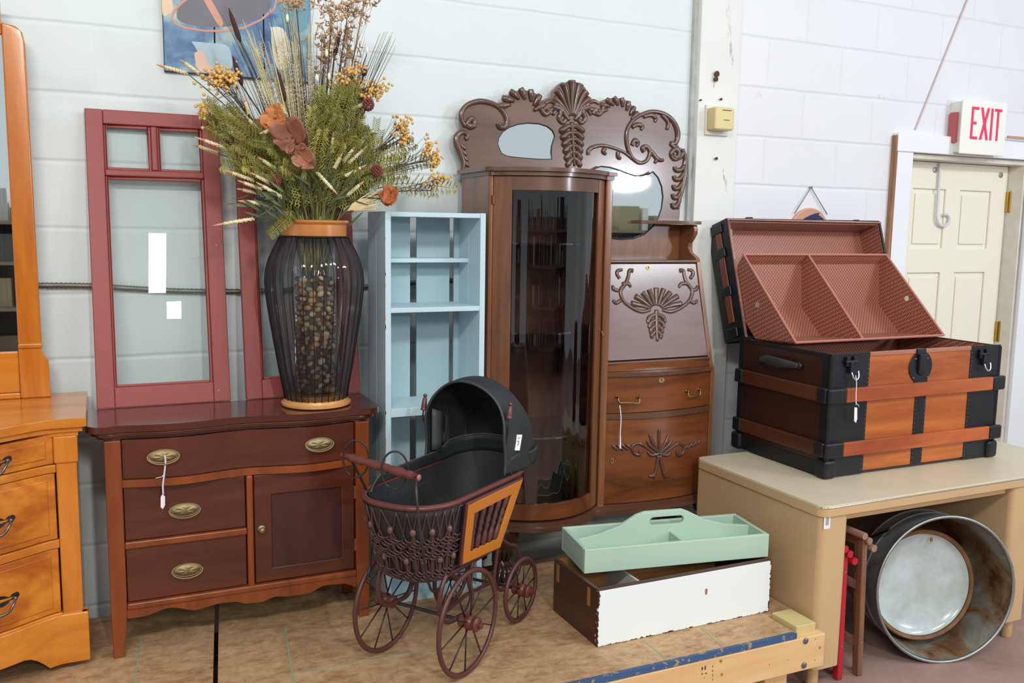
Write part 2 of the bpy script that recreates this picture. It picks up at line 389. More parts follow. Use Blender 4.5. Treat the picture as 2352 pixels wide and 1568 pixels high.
tag(obj('raceway_strip', M().box(a.x+.005, a.x+.9, -.028-.012, -.03, a.z-.006, a.z+.006), wood('strip_wood', 'c99a78', 'a5765a', 'x', 2, .6), None, bevel=.002), 'thin brown strip running right from the exit sign', 'strip')
th = thing('wall_outlet_box', 'beige plastic box on a white plate on the post', 'outlet', (2.33, -.05, CAMZ+.39))
obj('backplate', M().box(2.262, 2.378, -.055, -.045, CAMZ+.385, CAMZ+.505), plain('plate_white', 'dcd9cf', .4), th, bevel=.003)
obj('cover', M().box(2.266, 2.362, -.11, -.055, CAMZ+.402, CAMZ+.492), plain('beige_plastic', 'd8c68e', .45), th, bevel=.008)
obj('vent_slot', M().box(2.30, 2.345, -.1115, -.109, CAMZ+.478, CAMZ+.481).box(2.308, 2.337, -.1115, -.109, CAMZ+.44, CAMZ+.4425), plain('slot_dark', '5a4c2c', .6), th)
# conduit along the wall behind the windows
m = M(); ya = -.014
cpts = [PY(60, 655, ya), PY(200, 656, ya), PY(300, 662, ya), PY(420, 668, ya), PY(600, 668, ya), PY(850, 657, ya), PY(1010, 645, ya), PY(1130, 642, ya)]
cs = smoothp(cpts, 30)
m.tube(cs, [.0075 if i % 2 else .0095 for i in range(len(cs))], 8)
tag(obj('armoured_cable', m, metal('conduit_grey', '8e8a80', .45, .3), None, smooth='all'), 'grey armoured cable running level along the block wall', 'cable')
for dx, y in ((843, 640), (842, 668)):
    p = PY(dx, y, -.01); 
# ---- nails and bits on the post
for i, (px, py, r) in enumerate(((1645, 170, .012), (1643, 182, .010), (1644, 364, .006), (1608, 230, .004), (1655, 228, .005))):
    p = PY(px, py, -.05); tag(obj('nail', M().lathe([(r*.5, -.004), (r*.5, .006), (r, .007), (r, .010), (0, .011)], (p.x, -.047, p.z), (0, -1, 0), 10), metal('rusty_nail', '5b4034', .6), None, smooth=True), ['rusty bolt end high on the white post', 'rusty nut just under the bolt high on the post', 'nail below the beige box on the white post', 'small nail left of the beige box on the post', 'small nail above the beige box on the post'][i], 'nail')
# ================================================================== platform
q = N('osb'); v = q.coords((1, 1, 1)); a = q.noise(v, 26, 6, .72, .6); b = q.noise(q.coords((.5, 1.6, 1), (0, 0, .6)), 30, 3, .6)
c = q.ramp(a, [(.3, lin('a8815a')), (.5, lin('c59f75')), (.7, lin('d6b48b'))]); c2 = q.ramp(b, [(.34, lin('a77f55')), (.5, lin('e0e0e0'))]); 
c = q.mix(.5, c, c2, 'MULTIPLY'); st = q.noise(v, 3.1, 7, .65, .3); c3 = q.ramp(st, [(.36, (.72, .66, .6, 1)), (.55, (1, 1, 1, 1))]); c = q.mix(.75, c, c3, 'MULTIPLY')
q.l(c, q.b.inputs['Base Color']); q.set(Roughness=.65); q.bump(a, .15, .003)
OSB = q.m
PINE = wood('pine_rim', 'e9c894', 'd3a066', 'x', 1, .55, stripe=30, contrast=.8)
def gxy(y, s_): return .331+(y+.035)*.125+.0062*s_
def platform(name, label, x0, x1, y0, y1, extra=None):
    t = thing(name, label, 'platform', ((x0+x1)/2, (y0+y1)/2, 0))
    yy0 = y0+(.006 if extra else 0); z_ = ZP-.018
    o_ = [(gxy(yy0, 1), yy0, z_), (1.936, yy0, z_), (1.936, y1, z_), (.90, y1, z_), (.90, -.115, z_), (gxy(-.115, 1), -.115, z_)] if extra else [(x0, yy0, z_), (gxy(yy0, -1), yy0, z_), (gxy(y1, -1), y1, z_), (x0, y1, z_)]
    obj('osb_sheet', M().prism(o_, (0, 0, .018)), OSB, t, bevel=.002)
    m = M().box(x0+.01, x1-(.0 if not extra else 0), y0, y0+.038, ZP-.128, ZP-.019)
    obj('rim_board', m, PINE, t, bevel=.003)
    obj('rim_board', M().box(x0+.01, x1, y1-.05, y1-.012, ZP-.128, ZP-.019), PINE, t, bevel=.003)
    for sx in (x0+.01, x1-.048): obj('end_board', M().box(sx, sx+.038, y0+.039, y1-.051, ZP-.128, ZP-.019), PINE, t, bevel=.003)
    for sx in (x0+.06, x1-.20):
        for sy in (y0+.04, y1-.13): obj('leg', M().box(sx, sx+.09, sy, sy+.075, 0, ZP-.03), PINE, t, bevel=.003)
    return t
gx = .20
platform('platform', 'left wooden platform with worn chipboard sheet under the mahogany washstand', -1.5, gx-.006, -1.10, -.112)
pr = platform('platform', 'right wooden platform with blue-edged chipboard sheet and pine rim under the pram', gx+.16, 2.05, -1.072, -.235, True)
obj('edge_paint', M().box(.4, 1.936, -1.0685, -1.0655, ZP-.018, ZP+.0005).box(.4, 1.930, -1.0655, -1.056, ZP+.0002, ZP+.0008), worn('blue_edge_paint', '3a5880', 'a98a62', .13, .6, 34), pr)
obj('side_cleat', M().box(1.955, 2.0485, -1.0, -.80, ZP-.10, ZP-.0185), PINE, pr, bevel=.004)
obj('osb_offcut', M().box(1.937, 2.05, -.93, -.35, ZP-.018, ZP-.001).box(1.937, 2.22, -.349, -.235, ZP-.018, ZP-.0005), OSB, pr, bevel=.002)
# black bolt heads on the end of the rim
for px, py in ((1850, 1471), (1846, 1527)):
    p = PY(px, py, -1.072); obj('bolt_head', M().lathe([(.010, 0), (.010, .003), (.006, .005), (0, .006)], (p.x, -1.072, p.z), (0, -1, 0), 12), metal('bolt_grey', '8d9298', .4), pr, smooth=True)
# printed grade stamp and knots on the rim
m = M()
for px, py, w, h in ((1613, 1535, 4, 8), (1620, 1533, 4, 10), (1613, 1547, 4, 3), (1622, 1546, 5, 3), (1618, 1556, 2, 2), (1637, 1530, 1.6, 5), (1637, 1540, 1.6, 5), (1637, 1550, 1.6, 6), (1637, 1560, 1.6, 4)):
    p = PY(px, py, -1.0725); k = .0012; m.box(p.x-w*k/2, p.x+w*k/2, -1.0728, -1.0716, p.z-h*k/2, p.z+h*k/2)
obj('grade_stamp', m, plain('stamp_ink', '4d4a46', .7), pr)
m = M()
for px, py, r in ((1656, 1518, .007), (1658, 1549, .006), (1767, 1526, .003), (1810, 1516, .002), (1873, 1467, .003), (1872, 1515, .003), (1883, 1487, .006)):
    p = PY(px, py, -1.0725); m.lathe([(r, 0), (r*.5, .0006)], (p.x, -1.0718, p.z), (0, -1, 0), 10)
obj('wood_knot', m, plain('knot_brown', 'a36f48', .7), pr)
# yellow sprayed block at the right end
m = M(); m.box(1.955, 2.035, -1.045, -.93, ZP-.03, ZP+.008)
tag(obj('timber_block', m, worn('yellow_sprayed_wood', 'cdbb80', 'bfa37a', .19, .7, 9, None, .2), None, bevel=.003), 'short timber block sprayed yellow at the platform corner', 'timber block')
# loose 2x4 between platform and wall
tag(obj('timber_beam', M().box(.95, 2.2, -.185, -.10, .10, ZP-.035), wood('grey_timber', 'a38a68', '7c6547', 'x', 1, .7), None, bevel=.003), 'long timber lying between platform and wall below the china cabinet', 'timber')
tag(obj('base_board', M().box(-.6, 2.15, -.06, -.001, .03, .085), plain('ledger_brown', '5c4838', .8, vary=.2), None, bevel=.003), 'low brown ledger board along the foot of the block wall', 'board')
# green chalk lines on the sheets
def chalk(p, q_, m):
    p, q_ = PZ(*p, ZP), PZ(*q_, ZP); d = (q_-p).normalized(); nrm = Vector((-d.y, d.x, 0))*.0022; h = Vector((0, 0, .0006))
    m.prism([p-nrm+h*.2, q_-nrm+h*.2, q_+nrm+h*.2, p+nrm+h*.2], h)
for a_, b_ in (((655, 1440), (674, 1566)), ((690, 1545), (995, 1490)), ((1478, 1470), (1530, 1512)), ((1610, 1442), (1655, 1480))):
    m = M(); chalk(a_, b_, m); obj('chalk_line', m, plain('green_chalk', '8aa184', .8), pr)
m = M(); chalk((326, 1455), (309, 1566), m)
lp = [o for o in COL.objects if o.name == 'platform'][0]
obj('chalk_line', m, plain('green_chalk_b', '8aa184', .8), lp)

# ================================================================== mahogany washstand
MAH = wood('mahogany', '65311f', '3c1a12', 'x', 1.1, .28, .25, contrast=.75)
MAHV = wood('mahogany_upright', '92481f', '642e14', 'z', 1.1, .3, .2, contrast=.75)
MAHD = wood('mahogany_panel', '4c2622', '341715', 'z', 1.1, .3, .2, contrast=.75)
MAHT = wood('mahogany_top', '5c2c24', '3c1a14', 'x', .9, .17, .5, contrast=.7)
BR = metal('aged_brass', 'a3906c', .45, .2)
GAP = plain('shadow_gap', '120806', .9)
ws = thing('washstand', 'mahogany washstand with serpentine top, three drawers and a panelled door', 'washstand', (.38, -.32, ZP), None)
YF = -.425; xl, xr = .0, .752
def yser(x, base=YF, amp=.014):
    s_ = (x-xl)/(xr-xl); return base - amp*.5 + amp*cos(4*pi*s_)*(1 if 0 < s_ < 1 else 1)
def zat(y, x=290): return PY(x, y, YF).z
def serp_slab(m, x0, x1, yb, base, amp, z0, z1, n=40):
    pts = [(x0+(x1-x0)*i/n, yser(x0+(x1-x0)*i/n, base, amp), z0) for i in range(n+1)]
    m.prism(pts+[(x1, yb, z0), (x0, yb, z0)], (0, 0, z1-z0))
# top with rounded corners
def top_outline(ov, base, z):
    o = []; x0, x1 = -.028-ov, .775+ov; r = .05
    for i in range(9):
        t = pi+ (pi/2)*i/8; o.append((x0+r+r*cos(t), base-ov+r+r*sin(t)+.0, z))
    for i in range(1, 40):
        x = x0+r+(x1-x0-2*r)*i/40; o.append((x, yser(x, base-ov+.006, .012*min(1, min(i, 40-i)/5)), z))
    for i in range(9):
        t = 3*pi/2+(pi/2)*i/8; o.append((x1-r+r*cos(t), base-ov+r+r*sin(t), z))
    o += [(x1, -.185, z), (x0, -.185, z)]
    return o
obj('top', M().prism(top_outline(.016, YF-.010, ZW-.019), (0, 0, .019)), MAHT, ws, bevel=.006, seg=3)
obj('top_moulding', M().prism(top_outline(.004, YF-.006, ZW-.034), (0, 0, .0145)).prism(top_outline(-.008, YF-.004, ZW-.044), (0, 0, .0095)), MAHT, ws, bevel=.004, seg=3)
obj('brass_inlay_line', M().tube([(p[0], p[1]-.0008, ZW-.0265) for p in top_outline(.004, YF-.006, 0)[4:-6]], .0011, 5), metal('inlay_gold', 'b08a4a', .5), ws)
z_body = ZW-.044
zd1 = zat(1102); zr1 = zat(1119); zd2 = zat(1244); zr2 = zat(1261); zd3 = zat(1385); zr3 = zat(1400); zap = zat(1425)
pw = .043
legs = ((xl, YF-.008), (xr-pw, YF-.008), (xl, -.235), (xr-pw, -.235))
for x, y in legs:
    m = M(); prof = [(z_body, 1), (zap+.02, 1), (zap-.06, .80), (ZP+.04, .66), (ZP, .74)]
    for i in range(len(prof)-1):
        (za_, ka), (zb_, kb) = prof[i], prof[i+1]
        def ring(z, k): 
            cx = x+pw/2 + (pw*(1-k)/2)*(-1 if x < .3 else 1)*.6; cy = y+pw/2-(pw*(1-k)/2)*.6; h = pw*k/2
            return [(cx-h, cy-h, z), (cx+h, cy-h, z), (cx+h, cy+h, z), (cx-h, cy+h, z)]
        m.add(ring(za_, ka)+ring(zb_, kb), [(0, 1, 5, 4), (1, 2, 6, 5), (2, 3, 7, 6), (3, 0, 4, 7)]+([(0, 1, 2, 3)] if i == 0 else [])+([(7, 6, 5, 4)] if i == len(prof)-2 else []))
    obj('leg', m, MAHV, ws, bevel=.003)
obj('carcass', M().box(xl+pw*.4, xl+pw*.7, -.40, -.23, zap+.03, z_body).box(xr-pw*.7, xr-pw*.4, -.40, -.23, zap+.03, z_body).box(xl+.02, xr-.02, -.21, -.20, zap+.03, z_body).box(xl+pw, xr-pw, YF+.022, YF+.03, zr3, z_body), MAHD, ws)
ix0, ix1 = xl+pw, xr-pw
m = M(); serp_slab(m, ix0+.003, ix1-.003, YF+.02, YF+.001, .014, zd1+.002, z_body-.002)
dr1 = obj('drawer', m, MAH, ws, bevel=.0015, label='wide top drawer with two oval brass pulls')
m = M(); serp_slab(m, ix0, ix1, YF+.02, YF-.006, .014, zr1, zd1); obj('rail', m, MAHV, ws, bevel=.005, seg=3)
xd = PY(568, 1250, YF).x; xd2 = PY(583, 1250, YF).x
dr2 = obj('drawer', M().box(ix0+.003, xd-.003, YF+.002, YF+.02, zd2+.002, zr1-.001), MAH, ws, bevel=.0015, label='middle left drawer with one oval brass pull')
obj('rail', M().box(ix0, xd, YF-.008, YF+.02, zr2, zd2), MAHV, ws, bevel=.005, seg=3)
dr3 = obj('drawer', M().box(ix0+.003, xd-.003, YF+.002, YF+.02, zd3+.002, zr2-.001), MAH, ws, bevel=.0015, label='bottom left drawer with one oval brass pull')
obj('divider', M().box(xd, xd2, YF-.009, YF+.02, zr3, zr1), MAHV, ws, bevel=.005, seg=3)
obj('rail', M().box(ix0, ix1, YF-.010, YF+.02, zr3, zd3), MAHV, ws, bevel=.005, seg=3)
m = M(); n = 60; bot = []
for i in range(n+1):
    s_ = i/n; x = ix0+(ix1-ix0)*s_; e = min(s_, 1-s_)
    kk = [(0, .026), (.06, .026), (.17, .012), (.28, .031), (.38, .022), (.44, .024), (.50, .036), (.56, .038), (.62, .028), (.69, .034), (.77, .034), (.85, .016), (.94, .020), (1, .036)]
    for (s0, d0), (s1, d1) in zip(kk, kk[1:]):
        if s0 <= s_ <= s1: u_ = (s_-s0)/(s1-s0); u_ = u_*u_*(3-2*u_); d_ = d0+(d1-d0)*u_; break
    bot.append((x, YF-.004, zr3-d_))
m.prism(bot+[(ix1, YF-.004, zr3), (ix0, YF-.004, zr3)], (0, .016, 0))
obj('apron', m, MAHV, ws, bevel=.002)
# door
dx0, dx1 = xd2+.003, ix1-.003; dz0, dz1 = zd3+.002, zr1-.002
hx0, hx1 = PY(625, 1200, YF).x, PY(785, 1200, YF).x; hz0, hz1 = PY(705, 1292, YF).z, PY(705, 1127, YF).z
m = M().prism_hole([(dx0, YF+.001, dz0), (dx1, YF+.001, dz0), (dx1, YF+.001, dz1), (dx0, YF+.001, dz1)], [[(hx0, YF+.001, hz0), (hx1, YF+.001, hz0), (hx1, YF+.001, hz1), (hx0, YF+.001, hz1)]], (0, .018, 0))
dd = obj('door', m, MAH, ws, bevel=.004, seg=3)
obj('panel', M().box(hx0-.005, hx1+.005, YF+.009, YF+.016, hz0-.005, hz1+.005), MAHD, dd)
for z in (PY(817, 1130, YF).z, PY(822, 1250, YF).z): obj('hinge', M().box(dx1-.001, dx1+.004, YF-.003, YF+.004, z-.02, z+.02), metal('hinge_brass', 'c2a26a', .4), dd, bevel=.001)
def oval_pull(cx, cz, y, par, sx=.044, sz=.0205, key=False):
    ux, uz = Vector((1, 0, 0)), Vector((0, 0, 1)); m = M()
    prof = [(1.0, 0), (1.0, .003), (.93, .0045), (.86, .003), (.80, .0032), (.74, .0060), (.5, .0068), (.3, .0085), (0, .0075)]
    vs = []; fs = []; n = 36
    for r, h in prof:
        for k in range(n):
            t = 2*pi*k/n; vs.append((cx+sx*r*cos(t), y-h-(.0008*sin(6*t) if .1 < r < .7 else 0), cz+sz*r*sin(t)))
    for i in range(len(prof)-1):
        for k in range(n): fs.append((i*n+k, i*n+(k+1) % n, (i+1)*n+(k+1) % n, (i+1)*n+k))
    m.add(vs, fs); pl = obj('backplate', m, BR, par, smooth='all')
    m = M(); pts = [(cx+sx*.97*cos(t), y-.008-.006*sin(-t), cz+.001+sz*1.06*sin(t)) for t in [pi+pi*i/20 for i in range(21)]]
    m.tube(pts, .0022, 8); 
    for s_ in (-1, 1): m.ball((cx+s_*sx*.95, y-.006, cz+.001), .004, 8)
    obj('bail_handle', m, BR, pl, smooth='all')
for px, py, par in ((375, 1047, dr1), (733, 1019, dr1), (424, 1170, dr2), (430, 1308, dr3)):
    yy = YF+.002 if par is not dr1 else yser(PY(px, py, YF).x, YF+.001, .014)
    p = PY(px, py, yy); oval_pull(p.x, p.z, yy, par)
p = PY(601, 1215, YF); m = M()
m.lathe([(.0135, 0), (.0135, .002), (.011, .004), (.005, .006), (.003, .012), (.0095, .014), (.0105, .018), (.006, .022), (0, .023)], (p.x, YF+.001, p.z), (0, -1, 0), 20)
obj('door_knob', m, BR, dd, smooth='all')
def price_tag(path, tagpts, label, y, extra=None):
    t = thing('price_tag', label, 'price tag', Vector(path[0]))
    m = M(); m.tube(smoothp(path, 4), .0011, 6)
    m.tube([Vector(p)+Vector((.0025, .001, 0)) for p in smoothp(path, 4)], .0011, 6)
    if extra: m.tube(extra, .0011, 6)
    obj('string', m, STR, t, smooth='all')
    obj('paper_tag', M().prism(tagpts, (0, .0012, 0)), PAPER, t)
    return t
STR = plain('white_string', 'dfdfe2', .8); PAPER = plain('tag_paper', 'e9e3e6', .6)
yt = YF-.028
P_ = lambda x, y: PY(x, y, yt)
price_tag([P_(377, 1045), P_(379, 1060), P_(376, 1090), P_(373, 1115), P_(374, 1136)], [P_(373, 1134), P_(379, 1140), P_(379, 1160), P_(374, 1169), P_(369, 1164), P_(369, 1142)], 'white paper tag tied to the top left washstand pull', yt, [P_(377, 1088), P_(372, 1095), P_(357, 1098)])
# ================================================================== orange oak dresser with mirror
OAK = wood('golden_oak', 'd88a2c', 'b05a10', 'x', .8, .22, .5, contrast=.9, stripe=60)
OAKV = wood('golden_oak_upright', 'd6842a', 'ac5810', 'z', .8, .22, .5, contrast=.9, stripe=60)
OAKF = wood('golden_oak_drawer', 'd48226', 'a8560e', 'x', .9, .25, .4, contrast=1.5, stripe=30)
IRON = plain('black_iron_pull', '2f3033', .4, .6)
X1 = -.068; X0 = -1.05; YB = -.035; YC = -.435; ZT = CAMZ-.528
od = thing('mirrored_dresser', 'golden oak dresser with tall mirror at the left edge', 'dresser', ((X0+X1)/2, -.25, ZP))
def yfr(x, ov=0):
    s_ = (x-X0)/(X1-X0); s_ = max(0, min(1, s_)); e = min(s_, 1-s_)
    return YC-ov-.105*(0 if e < .06 else sin(min(1, (e-.06)/.22)*pi/2)**1.3 if e < .28 else 1-.35*((e-.28)/.22))
def slab(m, x0, x1, z0, z1, ov=0, yb=YB, n=40, off=0):
    pts = [(x0+(x1-x0)*i/n, yfr(x0+(x1-x0)*i/n, ov)+off, z0) for i in range(n+1)]
    m.prism(pts+[(x1, yb, z0), (x0, yb, z0)], (0, 0, z1-z0)); return m
def zo(y, x=100): 
    return PY(x, y, yfr(PY(x, y, -.48).x)).z
obj('top', slab(M(), X0-.025, X1+.028, ZT-.024, ZT, .022), OAK, od, bevel=.009, seg=3)
obj('top_moulding', slab(M(), X0-.014, X1+.017, ZT-.038, ZT-.024, .012).prism([(p[0], p[1], p[2]) for p in [(X0-.006, YB, ZT-.05), (X0-.006, YC-.006, ZT-.05), (X1+.006, YC-.006, ZT-.05), (X1+.006, YB, ZT-.05)]], (0, 0, .012)), OAK, od, bevel=.004, seg=3)
zb0 = ZP+.045
post = .052
for sx in (X0, X1-post):
    obj('corner_post', M().box(sx, sx+post, YC, YC+post, ZP+.13, ZT-.05), OAKV, od, bevel=.004)
    obj('post_block', M().box(sx-.004, sx+post+.004, YC-.006, YC+.03, zo(1062, 150), ZT-.05), OAKV, od, bevel=.004)
obj('side_panel', M().box(X1-.02, X1-.004, YC+post-.004, YB, zb0, ZT-.05).box(X0+.004, X0+.02, YC+post-.004, YB, zb0, ZT-.05).box(X0+.02, X1-.02, YB-.012, YB-.002, zb0, ZT-.05), OAKV, od)
levels = ((1083, 1008), (1262, 1098), (1437, 1278))
xx0, xx1 = X0+post, X1-post
zr = []
for i, (yb_, yt_) in enumerate(levels):
    z0, z1 = zo(yb_, 60)+.006, zo(yt_, 60)-.002; zr.append((z0, z1))
    dw = obj('drawer', slab(M(), xx0+.004, xx1-.004, z0, z1, 0, yb=-.40), OAKF, od, bevel=.003)
    inset = obj('raised_field', slab(M(), xx0+.024, xx1-.022, z0+.018, z1-.016, .006, yb=-.42), OAKF, dw, bevel=.004, seg=3)
    for hx in (-.272, -.85):
        zc = (z0+z1)/2-.004; m = M(); yy = yfr(hx)-.006
        w_ = .055
        out = []
        shp = [(-1, .1), (-.92, .34), (-.72, .30), (-.6, .12), (-.42, .30), (-.2, .42), (0, .55), (.2, .42), (.42, .30), (.6, .12), (.72, .30), (.92, .34), (1, .1), (.9, -.12), (.66, -.12), (.5, -.34), (.3, -.46), (.16, -.42), (0, -.6), (-.16, -.42), (-.3, -.46), (-.5, -.34), (-.66, -.12), (-.9, -.12)]
        pts = smoothp([(hx+a*w_, yfr(hx+a*w_)-.009, zc+b*w_*.62) for a, b in shp+[shp[0]]], 3)[:-1]
        m.prism(pts, (0, .003, 0)); pl = obj('pull_plate', m, IRON, dw)
        m = M(); hp = smoothp([(hx-.048, yy-.006, zc+.008), (hx-.044, yy-.020, zc-.004), (hx-.030, yy-.026, zc-.022), (hx, yy-.028, zc-.028), (hx+.030, yy-.026, zc-.022), (hx+.044, yy-.020, zc-.004), (hx+.048, yy-.006, zc+.008)], 4)
        m.tube(hp, .0035, 8); m.ball((hx-.048, yy-.006, zc+.008), .006); m.ball((hx+.048, yy-.006, zc+.008), .006)
        obj('bail_handle', m, metal('worn_iron', '6f7276', .35), pl, smooth='all')
# rails between drawers
zt_ = ZT-.05
edges = [zt_]+[v for a in zr for v in (a[1], a[0])]+[zo(1455, 60)]
for i in range(0, len(edges), 2):
    z1, z0 = edges[i]-.0015, edges[i+1]+.0015
    if z1-z0 > .002: obj('rail', slab(M(), xx0, xx1, z0, z1, .004, yb=-.42), OAK, od, bevel=.004)
obj('carcass_front', slab(M(), xx0, xx1, zb0+.01, zt_, -.03, yb=-.39), plain('dark_oak_gap', '3a2008', .8), od)
# base with arched cut-out
m = M(); n = 70; zbt = PY(190, 1404, YC-.01).z; top = []; bot = []
for i in range(n+1):
    x = X0-.012+(X1-X0+.024)*i/n; s_ = i/n; e = min(s_, 1-s_); y = yfr(min(max(x, X0), X1), .014)
    d_ = 0 if e < .10 else min(.052, .052*sin(min(1, (e-.10)/.06)*pi/2)) + (.0 if e < .30 else 0)
    top.append((x, y, zbt)); bot.append((x, y, ZP+.018+d_))
fs = [(i, i+1, n+2+i, n+1+i) for i in range(n)]
vs = top+bot; back = [(p[0], p[1]+.022, p[2]) for p in vs]; k = len(vs)
allf = fs+[tuple(reversed([a+k for a in f])) for f in fs]
for i in range(n): allf += [(i, i+1, i+1+k, i+k), (n+1+i, n+2+i, n+2+i+k, n+1+i+k)]
allf += [(0, n+1, n+1+k, k), (n, 2*n+1, 2*n+1+k, n+k)]
m.add(vs+back, allf); m.box(X1-.008, X1+.012, YC-.012, YC+.03, ZP+.018, zbt).box(X1-.02, X1-.005, YC+.03, YB, ZP+.018, zbt).box(X0-.012, X0+.008, YC-.012, YB, ZP+.018, zbt)
obj('base', m, OAK, od, bevel=.004)
for x, y in ((X1-.03, YC+.03), (X0+.03, YC+.03), (X1-.03, YB-.05), (X0+.03, YB-.05)):
    obj('caster', M().lathe([(.004, -.009), (.0135, -.008), (.0145, 0), (.0135, .008), (.004, .009)], (x, y, ZP+.0145), (1, .3, 0), 18).box(x-.004, x+.004, y-.004, y+.004, ZP+.012, ZP+.055), plain('black_caster', '17181a', .3), od, smooth=True)
# mirror with posts
ym = -.10
def xm(px, py): return PY(px, py, ym).x
mx1 = -.160; mx0 = X0+X1-mx1; mi = -.218; mz0 = PY(40, 792, ym).z; mz1 = PY(45, 58, ym).z
for s_ in (1, -1):
    def mxx(x): return x if s_ == 1 else X0+X1-x
    o1 = [(mxx(mi), ym, mz0), (mxx(mx1+.004), ym, mz0)]
    top_ = [(mxx(mx1), ym, mz1-.05), (mxx(mx1-.006), ym, mz1-.018), (mxx(mx1-.022), ym, mz1-.002), (mxx(mi), ym, mz1+.004)]
    obj('mirror_post', M().prism(o1+top_, (0, .028, 0)), OAKV, od, bevel=.005)
    zz = PY(90, 815, ym).z
    obj('post_foot', M().prism([(mxx(mi-.0), ym-.006, ZT), (mxx(mx1+.022), ym-.006, ZT), (mxx(mx1+.020), ym-.006, zz-.02), (mxx(mx1+.004), ym-.006, zz+.01), (mxx(mx1+.004), ym-.006, mz0), (mxx(mi), ym-.006, mz0)], (0, .036, 0)), OAKV, od, bevel=.004)
    obj('post_bead', M().box(min(mxx(mi), mxx(mx1+.006)), max(mxx(mi), mxx(mx1+.006)), ym-.012, ym+.03, mz0-.010, mz0+.004), OAKV, od, bevel=.004, seg=3)
obj('mirror_rail', M().box(mx0+.058, mi, ym, ym+.024, ZT+.018, mz0-.02), OAK, od, bevel=.004)
obj('mirror_rail', M().box(mx0+.058, mi, ym-.004, ym+.024, ZT, ZT+.018), OAK, od, bevel=.004)
obj('mirror_rail', M().box(mx0+.058, mi, ym, ym+.028, mz1-.03, mz1+.07), OAK, od, bevel=.004)
MIR = N('mirror_silver'); MIR.b.inputs['Base Color'].default_value = (.86, .9, .9, 1); MIR.set(Metallic=1, Roughness=.015); MIR = MIR.m
gl = obj('mirror_glass', M().box(mx0+.058, mi, ym+.008, ym+.013, mz0-.02, mz1-.03), MIR, od)
obj('bevel_edge', M().box(mi-.024, mi-.022, ym+.006, ym+.0085, mz0, mz1-.03), MIR, gl)
# ================================================================== red window sashes leaning on the wall
REDP = worn('barn_red_paint', '96423c', '6d2a22', .0, .5, 12, 'z')
PANE = glass('clear_pane', (.965, .985, .98, 1), .0, 1.0)
def sash(name, label, xc0, xc1, ybot, ztop_, px_cross, reverse=False):
    """sash with two small panes above a tall pane; its own plane leans back to the wall"""
    zb, yb = ZW+.001, ybot; zt, yt = ztop_, -.036
    e = Vector((0, yt-yb, zt-zb)); L = e.length; e.normalize(); nrm = Vector((0, -e.z, e.y)); Wd = xc1-xc0
    o = Vector((xc0, yb, zb)); T = .030
    def q(u, v, w=0): return o+Vector((1, 0, 0))*u+e*v+nrm*w
    def bar(m, u0, u1, v0, v1, w0=0., w1=None):
        w1 = w0-T if w1 is None else w1
        vs = [q(u, v, w) for w in (w0, w1) for v in (v0, v1) for u in (u0, u1)]
        m.add(vs, [(0, 2, 3, 1), (4, 5, 7, 6), (0, 1, 5, 4), (2, 6, 7, 3), (0, 4, 6, 2), (1, 3, 7, 5)])
    t = thing(name, label, 'window sash', (xc0+Wd/2, yb, ZW))
    s_ = .050; tr = .044; br = .062; c0 = L*.777; c1 = c0+.020; mw = .018
    for a, b in ((0, s_), (Wd-s_, Wd)): m = M(); bar(m, a, b, 0, L); obj('stile', m, REDP, t, bevel=.003)
    m = M(); bar(m, s_, Wd-s_, 0, br); obj('bottom_rail', m, REDP, t, bevel=.003)
    m = M(); bar(m, s_, Wd-s_, L-tr, L); obj('top_rail', m, REDP, t, bevel=.003)
    m = M(); bar(m, s_, Wd-s_, c0, c1, -.002); obj('cross_bar', m, REDP, t, bevel=.004)
    m = M(); bar(m, Wd/2-mw/2, Wd/2+mw/2, c1, L-tr, -.002); obj('glazing_bar', m, REDP, t, bevel=.004)
    for (u0, u1, v0, v1) in ((s_, Wd-s_, br, c0), (s_, Wd/2-mw/2, c1, L-tr), (Wd/2+mw/2, Wd-s_, c1, L-tr)):
        m = M()
        for a in ((u0, u0+.009, v0, v1), (u1-.009, u1, v0, v1), (u0+.009, u1-.009, v0, v0+.008), (u0+.009, u1-.009, v1-.009, v1)): bar(m, a[0], a[1], a[2], a[3], -.010, -.019)
        bd = obj('glazing_bead', m, REDP, t, bevel=.002)
        m = M(); bar(m, u0+.004, u1-.004, v0+.004, v1-.004, -.0195, -.0215); obj('pane', m, PANE, bd)
    for u, v in ((.96*Wd-.02, .035), (Wd-.022, L*.545)):
        m = M(); m.lathe([(.0035, -.001), (.0035, .001), (0, .0015)], q(u, v), nrm, 10); obj('screw', m, plain('old_screw', '8a7d74', .5), t)
    return t
sash('window_sash', 'tall red window sash with clear panes leaning left of the vase', -.014, .372, -.185, CAMZ+.338, None)
z2 = PY(560, 270, -.036).z
sx0, sx1 = PY(567, 915, -.185).x, PY(828, 895, -.185).x
sash('window_sash', 'red window sash leaning behind the stone-filled vase, partly hidden by flowers', sx0, sx1, -.185, CAMZ+.338, None)

